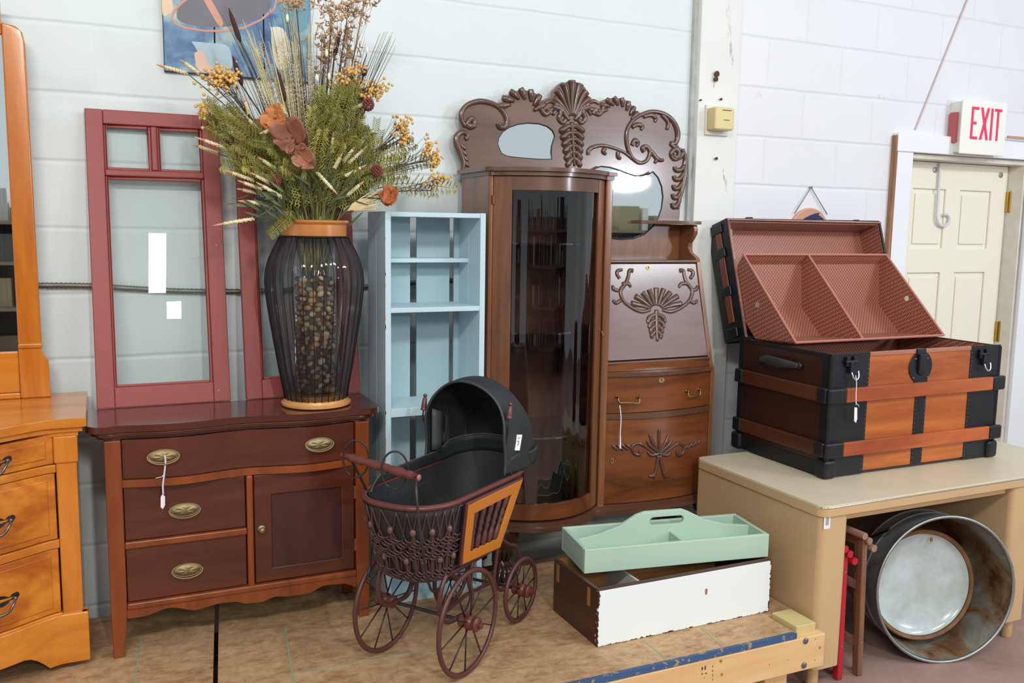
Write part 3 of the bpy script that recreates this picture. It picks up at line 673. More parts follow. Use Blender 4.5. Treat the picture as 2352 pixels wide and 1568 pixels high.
# ================================================================== painting high on the wall
pt = thing('painting', 'painting of blue cloth and wicker basket on three dark-edged boards', 'picture', (.44, -.02, CAMZ+.46))
q = N('painted_scene'); g = q.n('ShaderNodeNewGeometry'); sp = q.n('ShaderNodeSeparateXYZ'); q.l(g.outputs['Position'], sp.inputs[0])
nn = q.noise(g.outputs['Position'], 7.5, 4, .55, .6); n2 = q.noise(g.outputs['Position'], 26, 4, .6, 1.0)
c = q.ramp(nn, [(.30, lin('1f3a66')), (.42, lin('3d6494')), (.52, lin('5f86a8')), (.60, lin('86a4ac')), (.72, lin('b9bfb2'))])
c2 = q.ramp(n2, [(.35, (.72, .76, .82, 1)), (.6, (1.15, 1.12, 1.05, 1))]); c = q.mix(.8, c, c2, 'MULTIPLY'); q.l(c, q.b.inputs['Base Color']); q.set(Roughness=.45)
SC = q.m
zb_, zt_, xl_, xr_ = CAMZ+.468, CAMZ+.98, .217, .677
w3 = (xr_-xl_)/3
for i in range(3):
    a = xl_+w3*i; bd = obj('board', M().box(a+.001, a+w3-.001, -.018, -.002, zb_, zt_), [plain('board_edge', '26282b', .6)], pt, bevel=.001)
    obj('painted_face', M().box(a+.0025, a+w3-.0025, -.0192, -.0181, zb_+.002, zt_-.002), SC, bd)
yf = -.0198
def pp(x, y): return PY(x, y, yf)
m = M(); m.tube([pp(*p) for p in ((470, -30), (420, 5), (400, 25), (394, 42), (402, 54), (425, 64), (470, 71), (520, 71), (560, 64), (600, 45), (630, 20), (640, -20))], .0035, 6, squash=(Vector((0, 1, 0)), .12))
obj('painted_basket_rim', m, plain('paint_salmon', 'c98c78', .5), pt)
def blob(nm, pts, col, y=-.0194): 
    r = smoothp([PY(a, b, y) for a, b in pts+[pts[0]]], 4)[:-1]; obj(nm, M().prism(r, (0, .0006, 0)), plain(nm+'_paint', col, .5, vary=.12), pt)
blob('painted_basket_fill', [(408, 20), (440, -10), (520, -20), (600, -20), (624, 10), (600, 36), (550, 56), (500, 62), (440, 58), (408, 44)], '6a6670', -.0193)
blob('painted_handle', [(462, -10), (478, -10), (508, 40), (512, 58), (500, 56)], 'c9907a', -.0201)
blob('painted_light_patch', [(440, 95), (475, 98), (520, 104), (532, 130), (528, 160), (470, 166), (448, 150), (456, 125)], 'a8c0c8')
blob('painted_leg', [(446, 122), (462, 116), (472, 130), (482, 150), (492, 165), (462, 165), (450, 145)], 'ddb8a4', -.0202)
blob('painted_pale_patch', [(372, -10), (390, -10), (398, 20), (388, 32), (374, 34)], 'e3c3a2')
blob('painted_white_cloth', [(622, 62), (650, 66), (668, 110), (664, 150), (640, 158), (626, 120)], 'dcd6c8')
blob('painted_teal_cloth', [(640, -20), (700, -15), (705, 60), (680, 75), (648, 50)], '5d93a2')

# ================================================================== pale blue crate shelf
BLU = worn('pale_blue_paint', 'bfd6de', 'c39470', .0, .5, 10, 'z')
BLUB = worn('pale_blue_shaded', 'a3bec6', 'c39470', .0, .55, 10, 'z')  # back boards: the same blue, with their shade put into the colour
bs = thing('crate_shelf', 'tall narrow pale blue crate shelf between washstand and china cabinet', 'shelf', (.99, -.28, ZP))
bx0, bx1, by0, by1, bz1 = .822, 1.163, -.376, -.186, PY(990, 487, -.376).z
t_ = .019
ym_ = -.276
for a in (bx0, bx1-t_):
    for y0, y1 in ((by0, ym_-.001), (ym_+.001, by1)): obj('side_board', M().box(a, a+t_, y0, y1, ZP+.001, bz1), BLU, bs, bevel=.0015)
obj('top_board', M().box(bx0+t_, bx1-t_, by0+.001, by1, bz1-.016, bz1-.001), BLU, bs, bevel=.0015)
gp1, gp2 = PY(942, 700, by1).x, PY(957, 700, by1).x; gp3, gp4 = PY(1032, 700, by1).x, PY(1042, 700, by1).x
for a, b in ((bx0+.001, gp1), (gp2, gp3), (gp4, bx1-.001)): obj('back_board', M().box(a, b, by1, by1+.010, ZP+.02, bz1), BLUB, bs, bevel=.001)
zs1 = PY(985, 598, ym_).z
obj('shelf_board', M().box(bx0+t_, bx1-t_, ym_+.002, by1, zs1-.007, zs1+.007), BLU, bs, bevel=.0015, label='upper half-depth shelf board')
for y, th_ in ((711, .008), (943, .014), (1368, .012)):
    z = PY(985, y, by0).z; obj('shelf_board', M().box(bx0+t_, bx1-t_, by0+.001, by1, z-th_, z+th_), BLU, bs, bevel=.0015)
m = M(); random.seed(3)
for i in range(26):
    z = random.uniform(ZP+.1, bz1-.05); 
    if abs(z-1.0) < .1: continue
    h = random.uniform(.004, .018); m.box(bx0-.0003, bx0+.0016, by0-.0004, by0+.001, z, z+h)
obj('bare_wood_chips', m, plain('chip_orange', 'c98a5c', .8), bs)['kind'] = 'stuff'
# ================================================================== china cabinet with drop-front desk
CW = wood('dark_oak', '6e4a37', '4a3022', 'x', 1, .30, .25, contrast=.75)
CV = wood('dark_oak_upright', '94603f', '5c3823', 'z', 1, .28, .25, contrast=.8)
CL = wood('red_oak_low', '8c4f2a', '4f2a15', 'x', .9, .28, .3, contrast=1.0)
CD = wood('dark_oak_inside', '5a3524', '3a2018', 'z', 1, .5, 0)
CARV = wood('carved_oak', '6a4a3e', '4a3026', 'z', 2, .26, .5, contrast=.6)
cc = thing('china_cabinet', 'dark oak china cabinet with carved crest, bowed glass door and drop-front desk', 'cabinet', (1.68, -.18, ZP))
cx0, cx1 = 1.205, 2.170; cyb, cyf = -.052, -.300
zct = PY(1130, 400, cyf).z          # top of the glass case
zbot = CAMZ-1.040
xm0 = PY(1378, 800, cyf).x; xm0 = 1.655; xm1 = 1.684
bow0, bow1 = cx0+.012, xm0-.004
def ybow(x, base=cyf, amp=.105):
    s_ = (x-bow0)/(bow1-bow0); return base-amp*max(0, 1-(2*s_-1)**2)
def ydr(x, base=cyf, amp=.030):
    s_ = (x-xm1)/(cx1-.02-xm1); s_ = min(1, max(0, s_)); return base-amp*(1-(2*s_-1)**2)
def bslab(m, x0, x1, z0, z1, fn, yb, off=0, n=28):
    pts = [(x0+(x1-x0)*i/n, fn(x0+(x1-x0)*i/n)+off, z0) for i in range(n+1)]
    m.prism(pts+[(x1, yb, z0), (x0, yb, z0)], (0, 0, z1-z0)); return m
# case sides, back, divider
obj('side_panel', M().box(cx0, cx0+.018, cyf+.012, cyb, zbot, zct), CV, cc, bevel=.002)
obj('back_panel', M().box(cx0+.018, xm1, cyb, cyb+.008, zbot, zct-.02), CD, cc)
obj('corner_post', M().box(cx0-.002, cx0+.014, cyf-.006, cyf+.03, zbot, zct), CV, cc, bevel=.004)
obj('centre_post', M().box(xm0, xm1, cyf-.010, cyb, zbot, zct), CV, cc, bevel=.005, seg=3)
# right end panel: S profile above the desk, sloping front edge, straight below
zs = lambda px, py, X=2.17: PX(px, py, X)
prof = [(-.128, CAMZ+.022), (-.150, CAMZ+.022), (-.158, CAMZ+.004), (-.156, CAMZ-.014), (-.140, CAMZ-.034), (-.122, CAMZ-.052), (-.120, CAMZ-.070), (-.134, CAMZ-.088), (-.160, CAMZ-.100), (-.176, CAMZ-.110), (-.184, CAMZ-.128), (-.286, CAMZ-.505), (-.300, CAMZ-.530), (-.302, zbot), (cyb, zbot), (cyb, CAMZ+.022)]
obj('side_panel', M().prism([(cx1-.018, y, z) for y, z in prof], (.018, 0, 0)), CV, cc, bevel=.003)
# top with moulding over the case
def bslab2(m, x0, x1, z0, z1, ov): 
    n = 30; pts = [(x0-ov, cyf-ov*.6, z0)]+[(x0+(x1-x0)*i/n, ybow(x0+(x1-x0)*i/n, cyf-.012, .10)-ov, z0) for i in range(n+1)]+[(x1+ov, cyf-.006, z0)]
    m.prism(pts+[(x1+ov, cyb, z0), (x0-ov, cyb, z0)], (0, 0, z1-z0)); return m
obj('case_top', bslab2(M(), cx0, xm1, zct+.010, zct+.024, .018), CW, cc, bevel=.006, seg=3)
obj('cornice', bslab2(M(), cx0, xm1, zct-.004, zct+.010, .006), CW, cc, bevel=.004, seg=3)
# curved glass door: stiles, rails, glass
zt0 = PY(1260, 437, cyf-.105).z; zb0 = PY(1260, 1158, cyf-.105).z
door = obj('glass_door', bslab(M(), bow0+.002, bow1-.002, zt0, zct-.006, ybow, 0, 0).v and M(), CV, cc) if False else None
def bband(m, x0, x1, z0, z1, off0, off1, n=28):
    pts = [(x0+(x1-x0)*i/n, ybow(x0+(x1-x0)*i/n)+off0, z0) for i in range(n+1)]+[(x0+(x1-x0)*i/n, ybow(x0+(x1-x0)*i/n)+off1, z0) for i in range(n, -1, -1)]
    m.prism(pts, (0, 0, z1-z0)); return m
sl = PY(1160, 700, cyf).x; sr = PY(1358, 700, cyf).x
sl = bow0+.052; sr = bow1-.048
zlo = zbot+.028
m = M(); bband(m, bow0+.002, sl, zlo, zct-.006, -.004, .018, 6); door = obj('glass_door', m, CV, cc, bevel=.003, label='bowed glass door with dark oak frame')
m = M(); bband(m, sr, bow1-.002, zlo, zct-.006, -.004, .018, 6); obj('stile', m, CV, door, bevel=.003)
m = M(); bband(m, sl-.0005, sr+.0005, zt0, zct-.006, -.003, .017); obj('top_rail', m, CW, door, bevel=.002)
m = M(); bband(m, sl-.0005, sr+.0005, zlo, zb0, -.003, .017); obj('bottom_rail', m, CL, door, bevel=.002)
CG = glass('curved_glass', (.80, .80, .78, 1), .0, 1.6, 1.52)
m = M(); n = 40
def wv(x): return .0012*sin(x*60)+.0008*sin(x*150+1)
vs = []; fs = []
for i in range(n+1):
    x = sl+(sr-sl)*i/n
    for z in (zb0, zt0): vs.append((x, ybow(x)+.006+wv(x), z))
for i in range(n): fs.append((2*i, 2*i+2, 2*i+3, 2*i+1))
m.add(vs, fs); gl = obj('curved_pane', m, CG, door, smooth='all', fix=False)
obj('hinge', M().box(bow0-.004, bow0+.006, cyf-.012, cyf-.004, zct-.10, zct-.07), metal('dull_brass', '6f5236', .45), door, bevel=.001)
obj('hinge', M().box(bow0-.004, bow0+.006, cyf-.012, cyf-.004, zbot+.20, zbot+.23), metal('dull_brass', '6f5236', .45), door, bevel=.001)
zk = PY(1374, 757, cyf).z
obj('door_key', M().box(bow1-.016, bow1-.010, cyf-.014, cyf-.010, zk-.01, zk+.012).tube([(bow1-.013, cyf-.012, zk), (bow1-.013, cyf-.034, zk-.002), (bow1-.008, cyf-.036, zk-.016)], .0018, 6), metal('key_brass', 'b89a62', .4), door, smooth=True)
# glass shelves
SG = glass('shelf_glass', (.84, .90, .87, 1), .0, 1.4)
for px, py in ((1260, 560), (1260, 765), (1265, 1003)):
    z = PY(px, py, cyf-.06).z
    obj('glass_shelf', bslab(M(), cx0+.020, xm0-.002, z-.003, z+.003, lambda x: ybow(x, cyf+.022, .098), cyb-.002), SG, cc)
    obj('shelf_edge', bband(M(), cx0+.024, xm0-.004, z-.0032, z+.0032, .018+.0085, .0295, 24), glass('shelf_edge_glass', (.45, .58, .52, 1), .1, 3), cc)
obj('case_floor', bslab(M(), cx0+.018, xm0, zbot+.004, zbot+.024, lambda x: ybow(x, cyf+.02, .10), cyb), CW, cc)
# base moulding
def ybase(x):
    if x < bow1: return ybow(x, cyf-.004, .105)
    s_ = (x-bow1)/(cx1-bow1); return cyf-.012-.028*sin(pi*min(1, s_*1.0))**1.0
m = M(); n = 60
pts = [(cx0-.012+(cx1+.022-cx0)*i/n, ybase(min(max(cx0-.012+(cx1+.022-cx0)*i/n, bow0), cx1))-.012, zbot-.012) for i in range(n+1)]
pts = [(p[0], p[1], p[2]) for p in pts]
m.prism(pts+[(cx1+.010, cyb, zbot-.012), (cx0-.012, cyb, zbot-.012)], (0, 0, .015))
m.prism([(p[0]*1.0, p[1]+.010, zbot+.003) for p in pts]+[(cx1+.006, cyb, zbot+.003), (cx0-.006, cyb, zbot+.003)], (0, 0, .016))
obj('base_moulding', m, CW, cc, bevel=.005, seg=3)
# carved paw feet
def paw(x, y, sx, sy, nm='claw_foot'):
    m = M()
    P = [(x-sx*.008, y-sy*-.02, zbot-.010), (x, y, zbot-.03), (x+sx*.006, y-sy*.004, zbot-.07), (x-sx*.004, y+sy*.004, zbot-.115), (x, y-sy*.006, ZP+.045), (x+sx*.01, y-sy*.012, ZP+.022)]
    m.tube(smoothp(P, 5), [.048, .052, .042, .030, .034, .026], 14)
    m.tube([(x-.052, y-sy*.01, zbot-.035), (x+.052, y-sy*.01, zbot-.035)], [.022, .03, .022], 14)
    for k in range(4):
        a = (k-1.5)*.42; dx, dy = sin(a)*.036, -cos(a)*.036*sy
        m.tube(smoothp([(x+dx*.35, y+dy*.35, ZP+.058), (x+dx*1.0, y+dy*1.0, ZP+.040), (x+dx*1.35, y+dy*1.35, ZP+.018), (x+dx*1.45, y+dy*1.45, ZP+.006)], 4), [.012, .0135, .012, .006], 8)
        m.tube(smoothp([(x+dx*.9, y+dy*.9, zbot-.075), (x+dx*1.1, y+dy*1.1, zbot-.10), (x+dx*.7, y+dy*.7, zbot-.125)], 3), .006, 6)
    m.lathe([(.026, 0), (.034, .006), (.03, .022)], (x, y-sy*.004, ZP+.0005), (0, 0, 1), 16)
    obj(nm, m, plain('dark_polished_foot', '3a211a', .2), cc, smooth='all')
paw(cx0+.06, cyf-.015, 1, 1); paw(cx1-.006, cyf+.012, 1, 1); paw(cx0+.06, cyb-.055, 1, -1); paw(cx1-.05, cyb-.055, 1, -1)
# ---- writing desk half
xw0, xw1 = xm1, cx1-.018
# fall front
fy0, fz0 = -.283, PY(1400, 832, -.285).z; fy1, fz1 = -.178, PY(1400, 603, -.175).z
fe = Vector((0, fy1-fy0, fz1-fz0)); fl = fe.length; fe.normalize(); fn = Vector((0, -fe.z, fe.y))
def Fq(u, v, w=0): return Vector((xw0, fy0, fz0))+Vector((u, 0, 0))+fe*v+fn*w
WF = xw1-xw0
def fbox(m, u0, u1, v0, v1, w0, w1):
    m.add([Fq(u, v, w) for w in (w0, w1) for v in (v0, v1) for u in (u0, u1)], [(0, 2, 3, 1), (4, 5, 7, 6), (0, 1, 5, 4), (2, 6, 7, 3), (0, 4, 6, 2), (1, 3, 7, 5)])
m = M(); fbox(m, .004, WF-.004, .004, fl-.004, .004, -.014)
FALL = wood('fall_front_oak', '7e5f5a', '624640', 'x', .8, .30, .6, contrast=.6)
ff = obj('fall_front', m, FALL, cc, bevel=.003)
obj('desk_top', M().box(xw0, xw1, fy1-.012, cyb, fz1-.002, fz1+.010), CW, cc, bevel=.004, seg=3)
obj('desk_core', M().box(xw0+.001, xw1-.001, cyf+.05, cyb-.001, zbot, fz0-.01), CD, cc)
m = M(); m.prism([(xw0+.001, fy0+.022, fz0), (xw0+.001, fy1+.022, fz1-.003), (xw0+.001, cyb-.002, fz1-.003), (xw0+.001, cyb-.002, fz0)], (WF-.002, 0, 0)); obj('desk_interior_case', m, CD, cc)
# keyhole escutcheon on fall front
def escut(m_, par, c, nrm, r=.011, sc=(1, .75)):
    a = Vector((1, 0, 0)); b = nrm.cross(a); m = M(); n = 18
    pts = [c+a*r*sc[0]*cos(2*pi*k/n)+b*r*sc[1]*sin(2*pi*k/n) for k in range(n)]
    m.prism(pts, nrm*.0015); e = obj('escutcheon', m, metal('escutcheon_brass', 'c7b071', .35, .3), par)
    m = M(); m.tube([c+nrm*.0014-b*.004, c+nrm*.0018+b*.004], .0016, 6); m.ball(c+nrm*.0016+b*(.004 if b.z > 0 else -.004), .0022, 6); obj('keyhole', m, plain('keyhole_black', '140d08', .8), e)
p = PY(1488, 614, -.185); escut(None, ff, Fq(p.x-xw0, fl-.022, .0042), fn)
# frieze, drawer, lower door
zfr = fz0-.012; zd_t = PY(1500, 862, cyf-.03).z; zd_b = PY(1500, 945, cyf-.03).z; zdt2 = PY(1500, 958, cyf-.03).z
obj('frieze', bslab(M(), xw0, xw1, zd_t+.016, fz0-.004, lambda x: ydr(x, cyf+.012, .012), cyf+.05), CL, cc, bevel=.002)
obj('fall_hinge_rail', M().box(xw0, xw1, fy0-.012, cyf+.05, fz0-.010, fz0+.001), CW, cc, bevel=.003)
obj('desk_moulding', bslab(M(), xw0-.004, xw1+.004, zd_t, zd_t+.015, lambda x: ydr(x, cyf-.008, .034), cyf+.05), CW, cc, bevel=.006, seg=3)
cdr = obj('drawer', bslab(M(), xw0+.003, xw1-.003, zd_b+.001, zd_t-.002, lambda x: ydr(x, cyf, .030), cyf+.05), CL, cc, bevel=.002)
obj('rail', bslab(M(), xw0-.002, xw1+.002, zdt2-.001, zd_b-.001, lambda x: ydr(x, cyf-.004, .034), cyf+.05), CW, cc, bevel=.004, seg=3)
cdo = obj('lower_door', bslab(M(), xw0+.003, xw1-.003, zbot+.022, zdt2-.003, lambda x: ydr(x, cyf, .030), cyf+.05), CL, cc, bevel=.002)
p = PY(1519, 873, cyf-.03); escut(None, cdr, Vector((p.x, ydr(p.x, cyf, .03)-.0005, p.z)), Vector((0, -1, 0)), .013)
p = PY(1400, 1057, cyf); escut(None, cdo, Vector((p.x+.006, ydr(p.x+.006, cyf, .03)-.0005, p.z)), Vector((0, -1, 0)), .009, (.8, 1.2))
brs = metal('pull_brass', 'b9a06a', .3, .3)
for (xa_, ya_), (xb__, yb__) in (((1417, 910), (1461, 909)), ((1572, 896), (1603, 893))):
    a = PY(xa_, ya_, cyf-.01); b = PY(xb__, yb__, cyf-.01); ya2 = ydr(a.x, cyf, .03); yb2 = ydr(b.x, cyf, .03)
    m = M()
    for c_, yy in ((a, ya2), (b, yb2)): m.lathe([(.0075, 0), (.008, .002), (.004, .004), (.003, .012), (.0045, .014), (0, .016)], (c_.x, yy, c_.z), (0, -1, 0), 12)
    d = .022; m.tube(smoothp([(a.x, ya2-.010, a.z), (a.x+.001, ya2-.014, a.z-d*.7), (a.x+.008, ya2-.016, a.z-d), ((a.x+b.x)/2, (ya2+yb2)/2-.017, (a.z+b.z)/2-d*.95), (b.x-.008, yb2-.016, b.z-d), (b.x-.001, yb2-.014, b.z-d*.7), (b.x, yb2-.010, b.z)], 5), .0024, 8)
    obj('bail_pull', m, brs, cdr, smooth='all')
P_ = lambda x, y: PY(x, y, cyf-.045)
price_tag([P_(1423, 931), P_(1426, 960), P_(1424, 1000), P_(1425, 1030)], [P_(1424, 1000), P_(1426, 1001), P_(1427, 1030), P_(1423, 1030)], 'white string tag tied to the left pull of the cabinet drawer', -.34)
# small shelf at the right above the desk
zsh = PX(1603, 512, 2.17).z
xs0 = PY(1440, 520, -.12).x
n = 16; m = M(); o_ = [(cx1+.010, cyb, zsh-.006), (cx1+.010, -.165, zsh-.006)]+[(cx1+.0-(cx1-1.93)*i/n, -.166+.05*(i/n)**2+.0, zsh-.006) for i in range(1, n+1)]+[(1.91, cyb, zsh-.006)]
m.prism(o_, (0, 0, .013)); obj('crest_shelf', m, CW, cc, bevel=.004, seg=3)
obj('desk_back_panel', M().box(xw0, xw1, cyb-.007, cyb-.0005, fz1+.010, zsh-.007), CV, cc)
# ---- carved crest of the cabinet, traced onto its own plane
yc = -.050
CY = lambda pts, y=yc: [PY(a, b, y) for a, b in pts]
outl = [(1064, 408), (1058, 395), (1062, 376), (1056, 352), (1046, 330), (1045, 310), (1050, 302), (1062, 292), (1056, 276), (1058, 258), (1068, 243), (1086, 234), (1106, 231), (1128, 234), (1146, 244), (1154, 250), (1153, 242), (1160, 226), (1170, 216), (1182, 210), (1194, 206), (1206, 207), (1218, 209), (1230, 214), (1240, 222), (1243, 231), (1256, 226), (1268, 222), (1270, 208), (1280, 196), (1290, 189), (1300, 190), (1308, 184), (1318, 184), (1328, 192), (1338, 194), (1346, 204), (1346, 216), (1358, 224), (1360, 234), (1376, 234), (1384, 230), (1396, 226), (1410, 224), (1424, 226), (1438, 230), (1450, 240), (1460, 252), (1463, 264), (1476, 258), (1490, 254), (1506, 253), (1524, 257), (1542, 267), (1554, 282), (1560, 298), (1562, 312), (1559, 326), (1556, 336), (1566, 340), (1572, 350), (1576, 366), (1577, 390), (1575, 420), (1566, 455), (1562, 480), (1560, 508)]
base_z = fz1+.012
r_end = PY(1560, 508, yc)
pts = [PY(a, b, yc) for a, b in outl]
pts += [Vector((cx1-.02, yc, r_end.z-.004)), Vector((cx1-.02, yc, zsh)), Vector((xm0, yc, zsh)), Vector((xm0, yc, zct)), Vector((PY(1064, 408, yc).x, yc, zct))]
mr1 = [(1146, 338), (1143, 330), (1146, 316), (1155, 302), (1170, 292), (1190, 285), (1214, 282), (1240, 284), (1258, 290), (1270, 300), (1275, 312), (1272, 322), (1268, 334), (1267, 350), (1268, 366), (1240, 366), (1200, 363), (1165, 359), (1152, 352)]
mr2 = [(1366, 388), (1380, 382), (1400, 384), (1420, 390), (1440, 398), (1458, 404), (1476, 404), (1490, 400), (1500, 394), (1512, 408), (1520, 428), (1523, 452), (1519, 480), (1512, 500), (1500, 520), (1480, 538), (1455, 547), (1430, 549), (1405, 546), (1390, 540), (1380, 530), (1375, 470)]
h1 = [PY(a, b, yc) for a, b in mr1]
m = M().prism_hole(pts, [h1], (0, .014, 0)); crest = obj('carved_crest', m, wood('crest_oak', '7e5d4d', '543a2e', 'x', 1, .28, .5, contrast=.6), cc, label='tall carved and scalloped crest board')
obj('crest_mirror', M().prism([Vector((p.x, yc+.004, p.z)) for p in h1], (0, .003, 0)), MIR, crest, label='small shaped mirror set into the crest')
# second mirror lies in front of the back panel beside the glass case
h2 = [PY(a, b, yc-.018) for a, b in mr2]; h2 = [Vector((max(p.x, xm1+.001), p.y, p.z)) for p in h2]
m = M()
h2o = []
obj('desk_mirror', M().prism([Vector((p.x, yc-.016, p.z)) for p in h2], (0, .005, 0)), MIR, cc, label='larger shaped mirror above the writing desk')
cen = sum((p for p in h2), Vector())/len(h2)
m = M(); m.tube([p+Vector((0, .001, 0)) for p in h2], .0028, 6, closed=True); obj('mirror_rim', m, plain('rim_dark', '241712', .4), cc, smooth='all')
m = M(); m.tube([Vector((p.x, yc+.002, p.z)) for p in h1], .0026, 6, closed=True); obj('mirror_rim', m, plain('rim_dark_b', '241712', .4), crest, smooth='all')
ycf = yc-.002; SQ = (Vector((0, 1, 0)), .75)
PXM = FPX  # pixels to metres at the crest is about 1/640
def carve(m, pts, rs, y=ycf, sub=5):
    k = 1/600.
    P3 = smoothp([PY(a, b, y) for a, b in pts], sub); m.tube(P3, [r*k*1.25 for r in rs], 8, squash=SQ)
ca = M()
# left scroll
carve(ca, [(1074, 284), (1078, 290), (1088, 288), (1090, 278), (1082, 272), (1074, 282), (1068, 288), (1060, 276), (1060, 258), (1072, 242), (1092, 234), (1112, 233), (1136, 240), (1152, 252), (1162, 268), (1164, 282), (1158, 292), (1148, 291), (1146, 284)], [5, 6, 5, 5, 4, 4.5, 4.5, 5, 4.5, 4.5, 5, 5, 6])
# left lower acanthus
carve(ca, [(1068, 318), (1074, 314), (1070, 306), (1060, 304), (1050, 312), (1048, 328), (1056, 348), (1064, 372), (1063, 392), (1066, 398)], [5, 4, 4, 5, 6, 6, 5, 4, 3])
for a in range(4): carve(ca, [(1050+a*4, 322+a*14), (1058+a*4, 334+a*14), (1070+a*2.5, 342+a*13)], [3.5, 4.5, 3])
# gadrooned ropes
def rope(m, path, n, w, ln):
    P3 = [Vector(p+(0,)) for p in path]; sp_ = smoothp(P3, 12); L = len(sp_)-1
    for i in range(n):
        a = sp_[int(L*i/n)]; b = sp_[min(L, int(L*(i+1)/n))]; d = (b-a); 
        if d.length < 1e-4: continue
        d.normalize(); nn_ = Vector((d.y, -d.x, 0)); c = (a+b)/2
        carve(m, [tuple((c+nn_*ln*.5-d*w*.6)[:2]), tuple((c+nn_*ln*.1)[:2]), tuple((c-nn_*ln*.55+d*w*.9)[:2])], [w*.65, w*.8, w*.35], sub=3)
rope(ca, [(1156, 250), (1160, 236), (1172, 222), (1190, 214), (1210, 215), (1228, 222), (1238, 236), (1240, 254)], 7, 8.0, 25)
rope(ca, [(1382, 262), (1388, 244), (1402, 233), (1422, 232), (1440, 240), (1454, 256), (1460, 270)], 8, 6.8, 19)
# shell plume
for a, ln in ((-72, 56), (-54, 64), (-37, 71), (-18, 76), (0, 79), (18, 74), (37, 66), (54, 58), (72, 50)):
    t = radians(a); bx, by = 1314, 262
    carve(ca, [(bx+sin(t)*8, by+4), (bx+sin(t)*ln*.5, by-cos(t)*ln*.62), (bx+sin(t)*ln*.82, by-cos(t)*ln*.98)], [2.2, 4.5, 7.6])
for s_ in (-1, 1):
    for k_, (dx, dy) in enumerate(((34, 46), (44, 34))):
        carve(ca, [(1314+s_*6, 276), (1314+s_*18, 262-k_*4), (1314+s_*(24+k_*6), 246-k_*2), (1314+s_*dx, 300-dy-k_*2)], [3, 4, 4, 3])
    carve(ca, [(1314+s_*40, 228), (1314+s_*30, 240), (1314+s_*26, 258), (1314+s_*30, 272), (1314+s_*22, 282), (1314+s_*14, 274)], [3, 4.5, 5, 4, 4])
    carve(ca, [(1314+s_*62, 238), (1314+s_*50, 232), (1314+s_*36, 238), (1314+s_*38, 250), (1314+s_*50, 252), (1314+s_*48, 262)], [3, 4, 5, 4, 5])
    carve(ca, [(1314+s_*74, 236), (1314+s_*70, 252), (1314+s_*62, 262), (1314+s_*54, 258), (1314+s_*56, 249)], [4, 5, 4.5, 5])
# drop of leaves
for i in range(6):
    y0 = 284+i*15; w_ = 25-i*2.2
    for s_ in (-1, 1): carve(ca, [(1314+i*.8, y0+6), (1314+s_*w_*.45+i*.8, y0+7), (1314+s_*w_*.95+i*.8, y0+16+i*.6), (1314+s_*w_*.85+i*.8, y0+22+i*.6)], [3, 5, 6, 2.5])
carve(ca, [(1314, 280), (1316, 330), (1320, 382)], [4, 3.5, 2])
# right vine and circle
carve(ca, [(1352, 356), (1352, 346), (1362, 338), (1384, 334), (1410, 340), (1434, 350), (1452, 364), (1468, 374), (1484, 370), (1492, 356), (1492, 344), (1484, 336), (1476, 340), (1480, 348)], [4, 4, 3.5, 3, 3, 3.5, 4, 4, 4.5, 5])
carve(ca, [(1474, 374), (1456, 366), (1444, 346), (1439, 320), (1442, 296), (1456, 274), (1476, 262), (1500, 256), (1526, 262), (1546, 278), (1556, 300), (1556, 320), (1548, 330), (1540, 328)], [3, 4, 4.5, 4, 4, 4, 5, 6, 5, 4])
for c in ([(1478, 268), (1496, 264), (1506, 272), (1504, 280)], [(1452, 292), (1464, 286), (1476, 290), (1472, 298)], [(1452, 334), (1458, 322), (1466, 328), (1462, 336)], [(1390, 340), (1386, 348), (1392, 354)], [(1420, 348), (1420, 360), (1426, 364)], [(1490, 344), (1500, 352), (1508, 366), (1504, 374)], [(1498, 352), (1512, 366), (1524, 368)], [(1520, 264), (1534, 280), (1532, 298)], [(1540, 330), (1550, 338), (1558, 338)]): carve(ca, c, [4, 4.5, 3])
# right edge acanthus
carve(ca, [(1546, 356), (1554, 362), (1560, 354), (1554, 342), (1544, 348), (1542, 358), (1550, 366), (1564, 360), (1570, 350), (1574, 366), (1572, 380)], [4, 5, 5, 5, 4, 4, 4, 5, 5])
carve(ca, [(1568, 342), (1574, 366), (1574, 394), (1568, 430), (1560, 462), (1556, 480)], [4, 5, 5.5, 5, 4, 3])
for i in range(5): carve(ca, [(1574-i*3, 376+i*21), (1564-i*3, 390+i*21), (1552-i*1.5, 390+i*21), (1550-i*1.5, 382+i*21)], [4, 5, 5, 4])
obj('carving', ca, CARV, crest, smooth='all')
